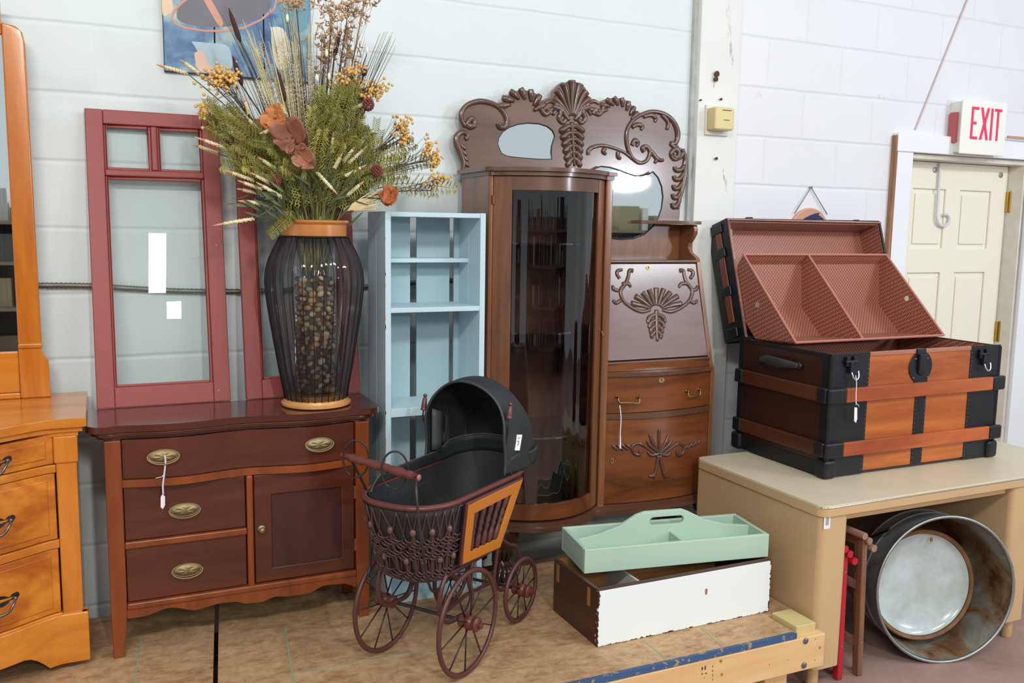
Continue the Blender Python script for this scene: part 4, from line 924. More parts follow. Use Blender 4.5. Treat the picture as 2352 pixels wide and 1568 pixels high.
# ---- shell carving on the fall front
def fcarve(m, pts, rs, sub=5):
    out = []
    for a, b in pts:
        d = FW + RT*((a-1176)/FPX) + UP*((784-b)/FPX); t = (Vector((xw0, fy0, fz0))-CP).dot(fn)/d.dot(fn); out.append(CP+d*t+fn*.004)
    m.tube(smoothp(out, sub), [r*1.2/640. for r in rs], 8, squash=(fn, .8))
fa = M()
for i in range(9):
    t = radians(-72+18*i); r = 60 if abs(i-4) > 2 else 54
    fcarve(fa, [(1506+sin(t)*14, 712-cos(t)*10), (1506+sin(t)*r*.6, 712-cos(t)*r*.55), (1506+sin(t)*r, 716-cos(t)*r)], [2.5, 5, 6.5])
for s_ in (-1, 1):
    fcarve(fa, [(1506+s_*14, 712), (1506+s_*34, 716), (1506+s_*58, 706), (1506+s_*76, 690), (1506+s_*82, 668), (1506+s_*70, 650), (1506+s_*64, 634), (1506+s_*62, 622), (1506+s_*54, 622)], [3.5, 4.5, 4, 4, 4.5, 4.5, 4, 4, 5])
    for c in ([(76, 690), (86, 696), (94, 690)], [(82, 668), (92, 664), (94, 656)], [(72, 652), (58, 652), (52, 660)], [(78, 640), (84, 630), (82, 622), (72, 620)]): fcarve(fa, [(1506+s_*a-(6 if s_ < 0 else -0), b) for a, b in c], [4, 4.5, 3])
    for k in range(4): fcarve(fa, [(1506+s_*2, 722+k*13), (1506+s_*(16-k*2), 730+k*13), (1506+s_*(20-k*3.5), 742+k*12)], [4, 5.5, 3.5])
fcarve(fa, [(1506, 712), (1507, 745), (1508, 784)], [5, 5, 3])
obj('shell_carving', fa, CARV, ff, smooth='all')
# ---- carving on the lower door
la = M()
def lcarve(pts, rs):
    out = []
    for a, b in pts:
        p = PY(a, b, cyf-.025); out.append(Vector((p.x, ydr(p.x, cyf, .03)-.002, p.z)))
    la.tube(smoothp(out, 5), [r/640. for r in rs], 7, squash=(Vector((0, 1, 0)), .8))
for a, ln in ((-48, 44), (-30, 50), (0, 56), (30, 50), (48, 44)):
    t = radians(a); lcarve([(1512, 1040), (1512+sin(t)*ln*.6, 1040-cos(t)*ln*.6), (1512+sin(t)*ln*.85, 1040-cos(t)*ln)], [2, 5, 3])
for s_ in (-1, 1):
    lcarve([(1512+s_*6, 1046), (1512+s_*24, 1030), (1512+s_*44, 1018), (1512+s_*58, 1024), (1512+s_*56, 1040), (1512+s_*44, 1044), (1512+s_*42, 1034)], [3, 3.5, 4, 4, 4.5])
    for k in range(4): lcarve([(1512+s_*(58+k*10), 1032-k*(3 if s_ > 0 else -1)), (1512+s_*(68+k*10), 1024-k*(3 if s_ > 0 else -1)), (1512+s_*(74+k*8), 1020-k*(4 if s_ > 0 else -1))], [3, 4, 2])
    lcarve([(1512+s_*2, 1044), (1512+s_*6, 1070), (1512+s_*12, 1090), (1512+s_*24, 1092)], [4, 4.5, 4, 3])
    lcarve([(1512+s_*10, 1084), (1512+s_*12, 1098)], [4, 2]); lcarve([(1512, 1040), (1512+s_*18, 1044), (1512+s_*26, 1036)], [3, 4.5, 3])
obj('leaf_carving', la, CARV, cdo, smooth='all')
# ================================================================== tan metal desk
TAN = plain('tan_enamel', 'c8a67c', .35, vary=.03); TANT = plain('desk_linoleum', 'd4c6ab', .4, vary=.04)
DF = -1.020; DB = -.360; DX0, DX1 = 2.060, 3.42
dk = thing('metal_desk', 'tan metal desk carrying the open steamer trunk', 'desk', (2.7, -.7, 0))
def rrect(x0, x1, y0, y1, r, z, n=6):
    o = []
    for cx, cy, a in ((x0+r, y0+r, pi), (x1-r, y0+r, 1.5*pi), (x1-r, y1-r, 0), (x0+r, y1-r, .5*pi)):
        for i in range(n+1): t = a+pi/2*i/n; o.append((cx+r*cos(t), cy+r*sin(t), z))
    return o
obj('top', M().prism(rrect(DX0-.008, DX1, DF-.008, DB, .03, ZD-.036), (0, 0, .030)), TAN, dk, bevel=.004, seg=3)
obj('top_surface', M().prism(rrect(DX0-.006, DX1-.002, DF-.006, DB, .03, ZD-.0065), (0, 0, .0065)), TANT, dk, bevel=.0015)
m = M(); o_ = rrect(DX0-.0085, DX1, DF-.0085, DB, .03, ZD-.006); m.tube([Vector(p) for p in o_[2:16]], .0022, 6); obj('edge_trim', m, metal('steel_trim', 'd8d4d0', .2), dk, smooth='all')
pb = CAMZ-1.412
obj('end_panel', M().prism(rrect(DX0, 2.176, DF, DB+.004, .022, pb), (0, 0, ZD-.037-pb)), TAN, dk, bevel=.002)
obj('end_panel', M().prism(rrect(2.962, 3.08, DF, DB+.004, .022, pb), (0, 0, ZD-.037-pb)), TAN, dk, bevel=.002)
obj('modesty_panel', M().box(2.177, 2.961, DB-.03, DB-.012, .16, ZD-.037), plain('tan_enamel_back', 'a98a64', .45, vary=.05), dk)
obj('front_apron', M().box(2.177, 2.961, DF+.03, DF+.045, ZD-.068, ZD-.037), TAN, dk, bevel=.002)
for x in (2.085, 3.035):
    for y in (DF+.03, DB-.05): obj('foot', M().lathe([(.018, 0), (.02, .004), (.02, .09)], (x+.01, y+.01, .001), (0, 0, 1), 14), TAN, dk, smooth=True)
a = PY(1894, 1177, DF-.001); b = PY(1906, 1213, DF-.001)
m = M().box(a.x, b.x, DF-.0016, DF-.0002, b.z, a.z)
stk = obj('stock_label', m, plain('label_white', 'e9e8ea', .5), dk)
m = M()
for i in range(7): x = a.x+(b.x-a.x)*(.25+.075*i); m.box(x, x+(b.x-a.x)*(.03 if i % 2 else .045), DF-.0019, DF-.0016, b.z+.012, a.z-.008)
obj('label_print', m, plain('label_ink', '77767c', .6), stk)['kind'] = 'stuff'

# ================================================================== steamer trunk
TW = wood('trunk_orange_wood', 'c66f2f', '96481a', 'x', .9, .35, .15, contrast=1.0, stripe=50)
TS = wood('trunk_slat_wood', 'bf6230', '8a3c1c', 'x', .7, .3, .3, contrast=1.1)
TDK = wood('trunk_shaded_side', '3c1d15', '2a130e', 'y', .9, .35, .2, contrast=.7)  # shade of the left end put into the wood colour, other walls share it
TDS = wood('trunk_shaded_slat', '5c3222', '3c1d14', 'y', .9, .3, .3, contrast=.8)  # slat colour darkened to carry the shade on the left end
BLK = plain('black_trunk_metal', '202226', .38, .3, vary=.25)
q = N('lattice_lining'); g = q.n('ShaderNodeNewGeometry'); sp = q.n('ShaderNodeSeparateXYZ'); tc = q.n('ShaderNodeTexCoord'); q.l(tc.outputs['Object'], sp.inputs[0])
yz = q.n('ShaderNodeMath', operation='ADD'); q.l(sp.outputs[1], yz.inputs[0]); q.l(sp.outputs[2], yz.inputs[1])
def stripe(sgn):
    a0_ = q.n('ShaderNodeMath', operation='MULTIPLY_ADD'); q.l(sp.outputs[1], a0_.inputs[0]); a0_.inputs[1].default_value = .45; q.l(sp.outputs[0], a0_.inputs[2])
    a = q.n('ShaderNodeMath', operation='MULTIPLY_ADD'); q.l(a0_.outputs[0], a.inputs[0]); a.inputs[1].default_value = 1.2
    b = q.n('ShaderNodeMath', operation='MULTIPLY'); q.l(yz2.outputs[0], b.inputs[0]); b.inputs[1].default_value = sgn; q.l(b.outputs[0], a.inputs[2])
    c = q.n('ShaderNodeMath', operation='MULTIPLY'); q.l(a.outputs[0], c.inputs[0]); c.inputs[1].default_value = 175
    d = q.n('ShaderNodeMath', operation='SINE'); q.l(c.outputs[0], d.inputs[0]); e = q.n('ShaderNodeMath', operation='ABSOLUTE'); q.l(d.outputs[0], e.inputs[0]); return e
yz2 = q.n('ShaderNodeMath', operation='ADD'); q.l(sp.outputs[1], yz2.inputs[0]); q.l(sp.outputs[2], yz2.inputs[1])
s1, s2 = stripe(1), stripe(-1); mn = q.n('ShaderNodeMath', operation='MINIMUM'); q.l(s1.outputs[0], mn.inputs[0]); q.l(s2.outputs[0], mn.inputs[1])
c = q.ramp(mn.outputs[0], [(.12, lin('c4957a')), (.30, lin('8c4a3c'))]); q.l(c, q.b.inputs['Base Color']); q.set(Roughness=.36); LIN = q.m
EDG = plain('pink_binding', 'c07a6c', .5)
tX0, tX1, tF, tB = 2.297, 3.150, -.780, -.290; tz0 = ZD+.001; tz1 = CAMZ-.420
tk = thing('steamer_trunk', 'open steamer trunk of orange wood with black metal bands, on the tan desk', 'trunk', ((tX0+tX1)/2, -.53, ZD))
w_ = .014
obj('front_wall', M().box(tX0, tX1, tF, tF+w_, tz0+.012, tz1), TW, tk, bevel=.002)
obj('side_wall', M().box(tX0, tX0+w_, tF+w_, tB-w_, tz0+.012, tz1), TDK, tk, bevel=.002)
obj('side_wall', M().box(tX1-w_, tX1, tF+w_, tB-w_, tz0+.012, tz1), TDK, tk, bevel=.002)
obj('back_wall', M().box(tX0, tX1, tB-w_, tB, tz0+.012, tz1), TDK, tk, bevel=.002)
obj('bottom_board', M().box(tX0+.006, tX1-.006, tF+.006, tB-.006, tz0+.003, tz0+.016), TDK, tk)
i_ = .0025
obj('lining', M().box(tX0+w_, tX0+w_+i_, tF+w_, tB-w_, tz0+.02, tz1-.004).box(tX1-w_-i_, tX1-w_, tF+w_, tB-w_, tz0+.02, tz1-.004).box(tX0+w_+i_, tX1-w_-i_, tF+w_, tF+w_+i_, tz0+.02, tz1-.004).box(tX0+w_+i_, tX1-w_-i_, tB-w_-i_, tB-w_, tz0+.02, tz1-.004), LIN, tk)
def tz(px, py): return PY(px, py, tF).z
X_ = lambda px, py=950: PY(px, py, tF).x
bx = .0022
for a, b in ((tX0-.003, X_(1989)), (X_(2222, 900), tX1+.003)):
    obj('corner_band', M().box(a, b, tF-bx, tF, tz0+.004, tz1+.003), BLK, tk, bevel=.001)
cb0, cb1 = X_(2096, 980), X_(2121, 980)
obj('centre_band', M().box(cb0, cb1, tF-bx, tF, tz0+.012, tz1-.02), BLK, tk, bevel=.001)
obj('rim_strip', M().box(X_(1989), X_(2222, 900), tF-.003, tF+.004, tz1-.012, tz1+.004), wood('rim_pinkish_wood', 'b3735c', '8f5040', 'x', 1, .3, .3), tk, bevel=.002)
obj('side_band', M().box(tX0-bx, tX0, tF, tF+.04, tz0+.004, tz1+.003).box(tX0-bx, tX0, tF+.041, tB, tz0+.004, tz0+.055).box(tX0-bx, tX0, tB-.03, tB, tz0+.056, tz1+.003).box(tX0-bx, tX0, tF+.041, tB-.031, tz1-.012, tz1+.003), BLK, tk, bevel=.001)
# small nail heads along the bands
m = M()
for x in (X_(1989)-.006, X_(2222, 900)+.006, cb0+.005, cb1-.005):
    z = tz0+.02
    while z < tz1-.01: m.lathe([(.0022, 0), (.0016, .0011), (0, .0014)], (x, tF-bx, z), (0, -1, 0), 6); z += .0165
obj('nail_heads', m, metal('nail_grey', '7f8184', .4), tk)['kind'] = 'stuff'
zA = (tz(1905, 926), tz(1905, 893)); zB = (tz(1900, 1050), tz(1900, 1018))
for z0, z1 in (zA, zB):
    s_ = obj('slat', M().box(X_(1937, 910), X_(2272, 885), tF-.018, tF-bx-.0002, z0, z1), TS, tk, bevel=.003, label='orange hardwood slat across the front')
    ss = obj('slat', M().box(tX0-.018, tX0-bx-.0002, tF+.035, tB-.03, z0, z1), TDS, tk, bevel=.003, label='slat along the left end, colour darkened for shade')
    for x0, x1, y0, y1 in ((tX0-.020, X_(1937, 910)+.002, tF-.020, tF-bx), (X_(2272, 885)-.004, tX1+.022, tF-.022, tF-bx), (tX0-.022, tX0-bx, tF-bx, tF+.045), (tX0-.022, tX0-bx, tB-.045, tB+.002), (tX1+bx, tX1+.022, tF-bx, tF+.045)):
        obj('slat_clamp', M().box(x0, x1, y0, y1, z0-.002, z1+.002), BLK, tk, bevel=.008, seg=3)
# rounded bottom corner shoes
for x, y in ((tX0, tF), (tX1, tF), (tX0, tB), (tX1, tB)):
    sx = 1 if x == tX0 else -1; sy = 1 if y == tF else -1
    m = M(); m.box(min(x-sx*.016, x+sx*.04), max(x-sx*.016, x+sx*.04), min(y-sy*.016, y+sy*.04), max(y-sy*.016, y+sy*.04), tz0, tz0+.068)
    obj('corner_shoe', m, BLK, tk, bevel=.013, seg=3)
# top corner edge cap front left
obj('edge_cap', M().tube([(tX0, tF, tz0+.05), (tX0, tF, tz1-.004)], .009, 10), BLK, tk, smooth=True)
obj('edge_cap', M().tube([(tX1, tF, tz0+.05), (tX1, tF, tz1-.004)], .007, 10), BLK, tk, smooth=True)
# lock plate
lc = PY(2115, 842, tF-.004)
m = M(); o_ = [(lc.x+.058*cos(t)*(1.0), tF-.0045, lc.z+.058*sin(t)*(1.0 if sin(t) > -.8 else 1.08)) for t in [2*pi*k/28 for k in range(28)]]
m.prism(o_, (0, .003, 0)); lk = obj('lock_plate', m, BLK, tk, bevel=.001)
m = M().box(lc.x-.028, lc.x+.016, tF-.012, tF+.010, tz1-.018, tz1+.006).box(lc.x-.020, lc.x+.012, tF-.018, tF-.004, lc.z-.012, tz1-.012)
obj('lock_tongue', m, BLK, lk, bevel=.004)
m = M(); m.lathe([(.019, 0), (.018, .006), (.010, .010), (0, .011)], (lc.x, tF-.0045, lc.z-.012), (0, -1, 0), 16); obj('lock_boss', m, metal('worn_black', '4a4f52', .3), lk, smooth='all')
m = M()
for a, b in ((-.036, -.040), (.036, -.040), (-.03, .03), (.03, .03)): m.lathe([(.004, 0), (.003, .003), (0, .004)], (lc.x+a, tF-.0045, lc.z+b), (0, -1, 0), 8)
obj('rivets', m, metal('rivet_grey', '8b8d90', .35), lk)['kind'] = 'stuff'
for px, py in ((1958, 838), (2262, 820)):
    c = PY(px, py, tF-.01)
    m = M().box(c.x-.030, c.x-.014, tF-.014, tF-bx, c.z-.004, c.z+.030).box(c.x+.004, c.x+.020, tF-.014, tF-bx, c.z-.004, c.z+.030)
    m.tube([(c.x-.034, tF-.012, c.z+.012), (c.x+.024, tF-.012, c.z+.012)], .006, 8).box(c.x-.016, c.x-.001, tF-.020, tF-.006, c.z-.030, c.z+.012)
    dbolt = obj('draw_bolt', m, BLK, tk, bevel=.002)
    m = M(); m.tube(smoothp([(c.x-.012, tF-.020, c.z-.024), (c.x-.008, tF-.024, c.z-.040), (c.x+.006, tF-.026, c.z-.050), (c.x+.018, tF-.024, c.z-.040), (c.x+.018, tF-.020, c.z-.020)], 4), .0035, 8)
    obj('bolt_loop', m, metal('bright_steel', 'd9dbe0', .25), dbolt, smooth='all')
P_ = lambda x, y: PY(x, y, tF-.032)
price_tag([P_(1965, 862), P_(1967, 880), P_(1966, 905), P_(1966, 930)], [P_(1963, 935), P_(1969, 936), P_(1969, 962), P_(1966, 971), P_(1962, 966)], 'white tag hanging from the left trunk bolt', 0, [P_(1967, 927), P_(1972, 930), P_(1973, 934)])
# leather end handle
m = M(); hy = [PX(x, y, tX0-.012) for x, y in ((1748, 826), (1760, 824), (1778, 826), (1800, 832), (1818, 836), (1832, 840))]
m.tube(smoothp([hy[0], hy[1]+Vector((-.012, 0, 0)), hy[2]+Vector((-.024, 0, 0)), hy[3]+Vector((-.024, 0, 0)), hy[4]+Vector((-.012, 0, 0)), hy[5]], 4), [.010, .014, .018, .018, .014, .010], 8, squash=(Vector((1, 0, 0)), .4))
hd = obj('leather_handle', m, plain('black_leather', '2a2c2c', .5, bump=.2, bscale=80), tk, smooth='all')
for p in (hy[0], hy[-1]): obj('handle_cap', M().ball((tX0-.006, p.y, p.z), .017, 12, (.6, 1, .9)), BLK, hd, smooth='all')
obj('handle_rivet', M().lathe([(.011, 0), (.010, .004), (0, .006)], (tX0-.036, hy[3].y, hy[3].z), (-1, 0, 0), 12), metal('dark_rivet', '6a6e70', .35), hd, smooth='all')
# lid, leaning open against the wall
LT = radians(17.8); le = Vector((0, sin(LT), cos(LT))); lw = Vector((0, cos(LT), -sin(LT)))
LX0, LX1, LL, LD = 2.322, 3.172, .492, .132; lo = Vector((0, tB+.003, tz1+.004))
def LQ(u, v, w): return Vector((u, 0, 0))+lo+le*v+lw*w
def lbox(m, u0, u1, v0, v1, w0, w1): return m.add([LQ(u, v, w) for w in (w0, w1) for v in (v0, v1) for u in (u0, u1)], [(0, 2, 3, 1), (4, 5, 7, 6), (0, 1, 5, 4), (2, 6, 7, 3), (0, 4, 6, 2), (1, 3, 7, 5)])
t2 = .013
m = M(); lbox(m, LX0, LX0+t2, 0, LL, 0, LD); lbox(m, LX1-t2, LX1, 0, LL, 0, LD); lbox(m, LX0+t2, LX1-t2, LL-t2, LL, 0, LD); lbox(m, LX0+t2, LX1-t2, 0, t2, 0, LD); lbox(m, LX0+t2, LX1-t2, t2, LL-t2, LD-t2, LD)
lid = obj('lid', m, BLK, tk, bevel=.003)
m = M(); i_ = .003
lbox(m, LX0+t2, LX0+t2+i_, t2, LL-t2, .004, LD-t2); lbox(m, LX1-t2-i_, LX1-t2, t2, LL-t2, .004, LD-t2); lbox(m, LX0+t2+i_, LX1-t2-i_, LL-t2-i_, LL-t2, .004, LD-t2); lbox(m, LX0+t2, LX1-t2, t2, LL-t2, LD-t2-i_, LD-t2)
obj('lid_lining', m, LIN, lid)
m = M(); lbox(m, LX0+.002, LX1-.002, LL-.010, LL-.002, -.003, .0); lbox(m, LX0+.002, LX0+.012, .0, LL-.01, -.003, 0); obj('lid_rim_strip', m, wood('rim_pinkish_wood_b', 'b37f6c', '7f4438', 'x', 1, .3, .3), lid, bevel=.001)
m = M(); lbox(m, LX0-.006, LX0-.0002, .07, LL-.05, .045, .080); obj('lid_slat', m, wood('lid_slat_brown', '8c4a2c', '5f2f1c', 'z', .8, .35), lid, bevel=.002)
for v in (.03, .20, .36, LL-.03):
    m = M(); lbox(m, LX0-.009, LX0-.0002, v-.02, v+.02, .035, LD-.03); obj('lid_clamp', m, BLK, lid, bevel=.004)
for u in (LX0+.13, LX1-.13):
    m = M(); lbox(m, u-.016, u+.016, LL, LL+.010, .01, .05); lbox(m, u-.028, u-.018, LL, LL+.006, .015, .04); lbox(m, u+.018, u+.028, LL, LL+.006, .015, .04); obj('lid_catch', m, BLK, lid, bevel=.003)
# tray, tilted up out of the trunk
tr = thing('trunk_tray', 'two-compartment lattice-papered tray tilted up inside the open trunk', 'tray', ((2.335+3.118)/2, -.36, tz1))
TX0, TX1 = 2.338, 3.118
pr_ = [(-.215, CAMZ-.092), (-.158, CAMZ-.134), (-.180, CAMZ-.300), (-.330, CAMZ-.418), (-.552, CAMZ-.406)]
pr_ = [Vector((0, y, z)) for y, z in pr_]
pr_[1].y = max(pr_[1].y, -.176); pr_[2].y = -.212; pr_[2].z = CAMZ-.310; pr_[1].y = -.200; pr_[0].y = -.232
def strip(m, a, b, x0, x1, t=.005):
    d = (b-a).normalized(); nn_ = Vector((0, -d.z, d.y))*t
    m.prism([Vector((x0, a.y, a.z)), Vector((x0, b.y, b.z)), Vector((x0, b.y+nn_.y, b.z+nn_.z)), Vector((x0, a.y+nn_.y, a.z+nn_.z))], (x1-x0, 0, 0))
for nm, i in (('back_wall', 0), ('floor', 2), ('front_wall', 3)):
    m = M(); strip(m, pr_[i], pr_[i+1], TX0+.006, TX1-.006)
    if i == 0: strip(m, pr_[1], pr_[2], TX0+.006, TX1-.006)
    obj(nm, m, LIN, tr)
for x in (TX0, TX1-.006): obj('side_panel', M().prism([Vector((x, p.y, p.z)) for p in pr_], (.006, 0, 0)), LIN, tr)
xdv = 2.672; obj('divider', M().prism([Vector((xdv, p.y, p.z)) for p in pr_], (.005, 0, 0)), LIN, tr)
e0, e1 = pr_[0], pr_[4]
for x in (TX0+.003, xdv+.0025, TX1-.003): obj('edge_binding', M().tube([Vector((x, e0.y, e0.z)), Vector((x, e1.y, e1.z))], .0045, 6), EDG, tr, smooth=True)
for e in (e0, e1): obj('edge_binding', M().tube([Vector((TX0, e.y, e.z)), Vector((TX1, e.y, e.z))], .0045, 6), EDG, tr, smooth=True)
d = (e1-e0); c = e0+d*.49+Vector((0, .030, -.026)); obj('finger_hole', M().lathe([(.011, 0), (.011, .0006)], (TX1-.0062, c.y, c.z), (-1, 0, 0), 16), plain('hole_light', 'e8ead8', .6), tr)
c = e0+d*.47+Vector((0, .05, -.045)); obj('paper_patch', M().box(TX0-.0006, TX0, c.y-.010, c.y+.012, c.z-.010, c.z+.010), plain('patch_tan', 'c0987c', .6), tr)

# ================================================================== plaque on the wall behind the trunk
pc = Vector((2.880, -.004, CAMZ-.005)); R_ = .112
pq = thing('wall_plaque', 'round terracotta plaque with dark blue bird hanging behind the trunk', 'plaque', pc-Vector((0, 0, R_)))
obj('disc', M().lathe([(R_, 0), (R_, .008), (R_-.006, .013), (R_-.02, .010), (0, .010)], pc, (0, -1, 0), 40), plain('terracotta', 'd79a80', .5, vary=.06), pq, smooth=True)
m = M(); m.prism([PY(x, y, -.0165) for x, y in ((1842, 506), (1850, 500), (1862, 494), (1872, 490), (1884, 488), (1880, 493), (1890, 500), (1898, 512), (1900, 530), (1840, 530))], (0, .004, 0)); obj('bird_figure', m, plain('dark_blue_glaze', '27345e', .2, vary=.5), pq, bevel=.001)
m = M(); ap = PY(1863, 430, -.010); m.tube([PY(1825, 490, -.014), ap], .0022, 6).tube([PY(1900, 492, -.014), ap], .0022, 6); obj('hanging_cord', m, plain('grey_cord', '8d8a88', .8), pq, smooth='all')
m = M().lathe([(.003, 0), (.003, .012), (.006, .013), (0, .015)], (ap.x, 0, ap.z), (0, -1, 0), 10); obj('hook_nail', m, metal('nail_steel', '8a8784', .4), pq)
# ================================================================== galvanised tub with pan, lying on its side under the desk
GAL = plain('galvanised_steel', '8f979c', .4, .45, vary=.3)
q = N('rusty_tub_inside'); v = q.coords(); f = q.noise(v, 6.5, 7, .65, .5); g2 = q.noise(v, 40, 4, .6)
c = q.ramp(f, [(.36, lin('5f3a22')), (.45, lin('8a6a4a')), (.55, lin('8f8c80')), (.7, lin('a9aaa2'))]); q.l(c, q.b.inputs['Base Color']); q.set(Roughness=.5, Metallic=.35); RIN = q.m
an = radians(17); pitch_ = radians(-4)
dv = Vector((sin(an)*cos(pitch_), cos(an)*cos(pitch_), sin(pitch_))); C0 = Vector((2.648, -1.022, .2605)); R0 = .258
tb = thing('washtub', 'large galvanised tub lying on its side under the desk, rusty inside', 'tub', (C0.x, C0.y, 0))
obj('outer_wall', M().lathe([(R0-.006, 0), (R0, .001), (R0-.004, .02), (R0-.012, .10), (R0-.009, .105), (R0-.012, .112), (R0-.016, .16), (R0-.013, .166), (R0-.017, .172), (R0-.040, .315), (0, .318)], C0, dv, 56, cap=False), GAL, tb, smooth=30)
obj('inner_wall', M().lathe([(R0-.007, .001), (R0-.018, .10), (R0-.024, .17), (R0-.048, .308), (0, .31)], C0, dv, 56, cap=False), RIN, tb, smooth='all')
m = M(); a_ = dv.orthogonal().normalized(); b_ = dv.cross(a_); m.tube([C0+a_*(R0*cos(t))+b_*(R0*sin(t)) for t in [2*pi*k/64 for k in range(64)]], .0055, 8, closed=True)
obj('rolled_rim', m, metal('rim_zinc', 'b5b8b6', .38, .3), tb, smooth='all')
# swing handle on the outside
hh = dv.cross(Vector((0, 0, 1))).normalized(); sd = -hh if hh.x > 0 else hh
up_ = Vector((0, 0, 1)); k0 = C0+dv*.06+(sd*cos(.75)+up_*sin(.75))*(R0+.002)
m = M(); m.tube(smoothp([k0+dv*-.0+up_*.03, k0+sd*.02+dv*.04+up_*.0, k0+sd*.022+dv*.10-up_*.03, k0+sd*.0+dv*.14-up_*.05], 5), .004, 8); obj('wire_handle', m, metal('dark_wire', '3f4346', .4), tb, smooth='all')
# shallow enamel pan standing inside the tub
pn = thing('enamel_pan', 'pale enamel pan with rust spots resting inside the galvanised tub', 'pan', C0+dv*.05-Vector((0, 0, .22)))
ra = Vector((cos(an), -sin(an), 0)); C1 = C0+dv*.085-ra*.030-Vector((0, 0, .012)); dv2 = (dv+Vector((0, 0, -.02))).normalized()
obj('rim_band', M().lathe([(.196, 0), (.200, .004), (.197, .03), (.186, .034), (.182, .022), (.186, .004), (.196, 0)], C1, dv2, 56, cap=False), plain('rusted_band', '7b5738', .6, .3, vary=.45), pn, smooth=30)
q = N('enamel'); v = q.coords(); f = q.noise(v, 9, 5, .6, .2); c = q.ramp(f, [(.35, lin('aeb8b0')), (.6, lin('c3cfd2'))]); q.l(c, q.b.inputs['Base Color']); q.set(Roughness=.22, Metallic=.0); q.b.inputs['Coat Weight'].default_value = .5
obj('enamel_bowl', M().lathe([(.184, .010), (.178, .018), (.160, .026), (.136, .034), (.100, .037), (0, .038)], C1, dv2, 56, cap=False), q.m, pn, smooth='all')
a_ = dv2.orthogonal().normalized(); b_ = dv2.cross(a_)
for t in (80, 195, 310):
    p = C1+dv2*.018+ra*(.168*cos(radians(t)))+Vector((0, 0, 1))*(.168*sin(radians(t)))
    m = M(); m.ball(p, .007, 8, (1, .5, 1.3)); obj('rust_spot', m, plain('rust_orange', '9b5a30', .8), pn, smooth='all')

# ================================================================== folded chairs by the desk end
def folded(name, label, X, y0, y1, z1, frame, slat, lean):
    t = thing(name, label, 'folding chair', (X, (y0+y1)/2, 0))
    def fx(z): return X+lean*z
    for y in (y0, y1-.022):
        obj('rail', M().prism([(fx(0), y, .002), (fx(0)+.022, y, .002), (fx(z1)+.022, y, z1), (fx(z1), y, z1)], (0, .024, 0)), frame, t, bevel=.003)
        obj('leg', M().prism([(fx(0)+.026, y+.028, .002), (fx(0)+.044, y+.028, .002), (fx(z1)+.030, y+.028, z1-.03), (fx(z1)+.014, y+.028, z1-.03)], (0, .022, 0)), frame, t, bevel=.003)
    for k, z in enumerate((z1-.006, z1-.022, z1-.046)):
        obj('slat', M().tube([(fx(z)-.006+k*.022, y0-.014, z+.012-k*.004), (fx(z)-.006+k*.022, y1+.01, z+.012-k*.004)], .0125, 10), slat, t, smooth=True)
    for z in (.10, .30): obj('stretcher', M().box(fx(z)+.004, fx(z)+.018, y0+.024, y1-.024, z, z+.03), slat, t, bevel=.003)
    m = M()
    for z in (.12, z1-.08): m.lathe([(.004, 0), (.003, .002), (0, .003)], (fx(z)+.011, y0, z), (0, -1, 0), 8)
    obj('rivet', m, metal('chair_rivet', 'a9a4a0', .4), t)['kind'] = 'stuff'
    return t
REDC = plain('red_chair_paint', 'b3202c', .35); GRW = wood('weathered_slat', 'a98673', '7c5a48', 'y', 1, .6); BRW = wood('chair_brown_wood', '9a6f52', '6d4632', 'z', 1, .5)
folded('folding_chair', 'red folding chair stored beside the desk end panel', 2.200, -.99, -.62, .46, REDC, REDC, -.02).rotation_euler = (0, 0, 0)
folded('folding_chair', 'brown wooden folding chair stored between red chair and tub', 2.285, -.995, -.62, .495, BRW, GRW, -.035)

# ================================================================== old drawer box with white front
DRW = wood('old_drawer_wood', '54301f', '3a2016', 'y', 1, .45, .1, contrast=.9)
q = N('chipped_white_front'); v = q.coords(); f = q.noise(v, 55, 5, .7); sp = q.n('ShaderNodeSeparateXYZ'); tc = q.n('ShaderNodeTexCoord'); q.l(tc.outputs['Object'], sp.inputs[0])
def edge_(out, half, w): # distance to the edges
    a = q.n('ShaderNodeMath', operation='ABSOLUTE'); q.l(out, a.inputs[0]); b = q.n('ShaderNodeMath', operation='SUBTRACT'); b.inputs[0].default_value = half; q.l(a.outputs[0], b.inputs[1]); return b.outputs[0]
bxw0, bxw1, byf, byb = 1.312, 1.962, -.908, -.623; bz0, bz1 = ZP+.001, ZP+.178
zc = q.n('ShaderNodeMath', operation='SUBTRACT'); q.l(sp.outputs[2], zc.inputs[0]); zc.inputs[1].default_value = 0.0
ex_ = edge_(sp.outputs[0], (bxw1-bxw0)/2, 0)
mnn = q.n('ShaderNodeMath', operation='MINIMUM'); q.l(ex_, mnn.inputs[0]); q.l(zc.outputs[0], mnn.inputs[1])
tt = q.n('ShaderNodeMath', operation='MULTIPLY_ADD'); q.l(f, tt.inputs[0]); tt.inputs[1].default_value = -.030; q.l(mnn.outputs[0], tt.inputs[2])
gt = q.n('ShaderNodeMath', operation='LESS_THAN'); q.l(tt.outputs[0], gt.inputs[0]); gt.inputs[1].default_value = -.0125
f2 = q.noise(v, 5.5, 6, .8); g3 = q.n('ShaderNodeMath', operation='GREATER_THAN'); q.l(f2, g3.inputs[0]); g3.inputs[1].default_value = .76
c = q.mix(gt.outputs[0], lin('e8eeee'), lin('4a2420')); c = q.mix(g3.outputs[0], c, lin('a0786a')); q.l(c, q.b.inputs['Base Color']); q.set(Roughness=.45); WF_ = q.m
dbx = thing('drawer_box', 'old wooden drawer with chipped white front on the platform', 'box', ((bxw0+bxw1)/2, (byf+byb)/2, ZP))
fr_ = obj('front_panel', M().box(bxw0, bxw1, byf, byf+.016, bz0, bz1-.0035), WF_, dbx, bevel=.001)
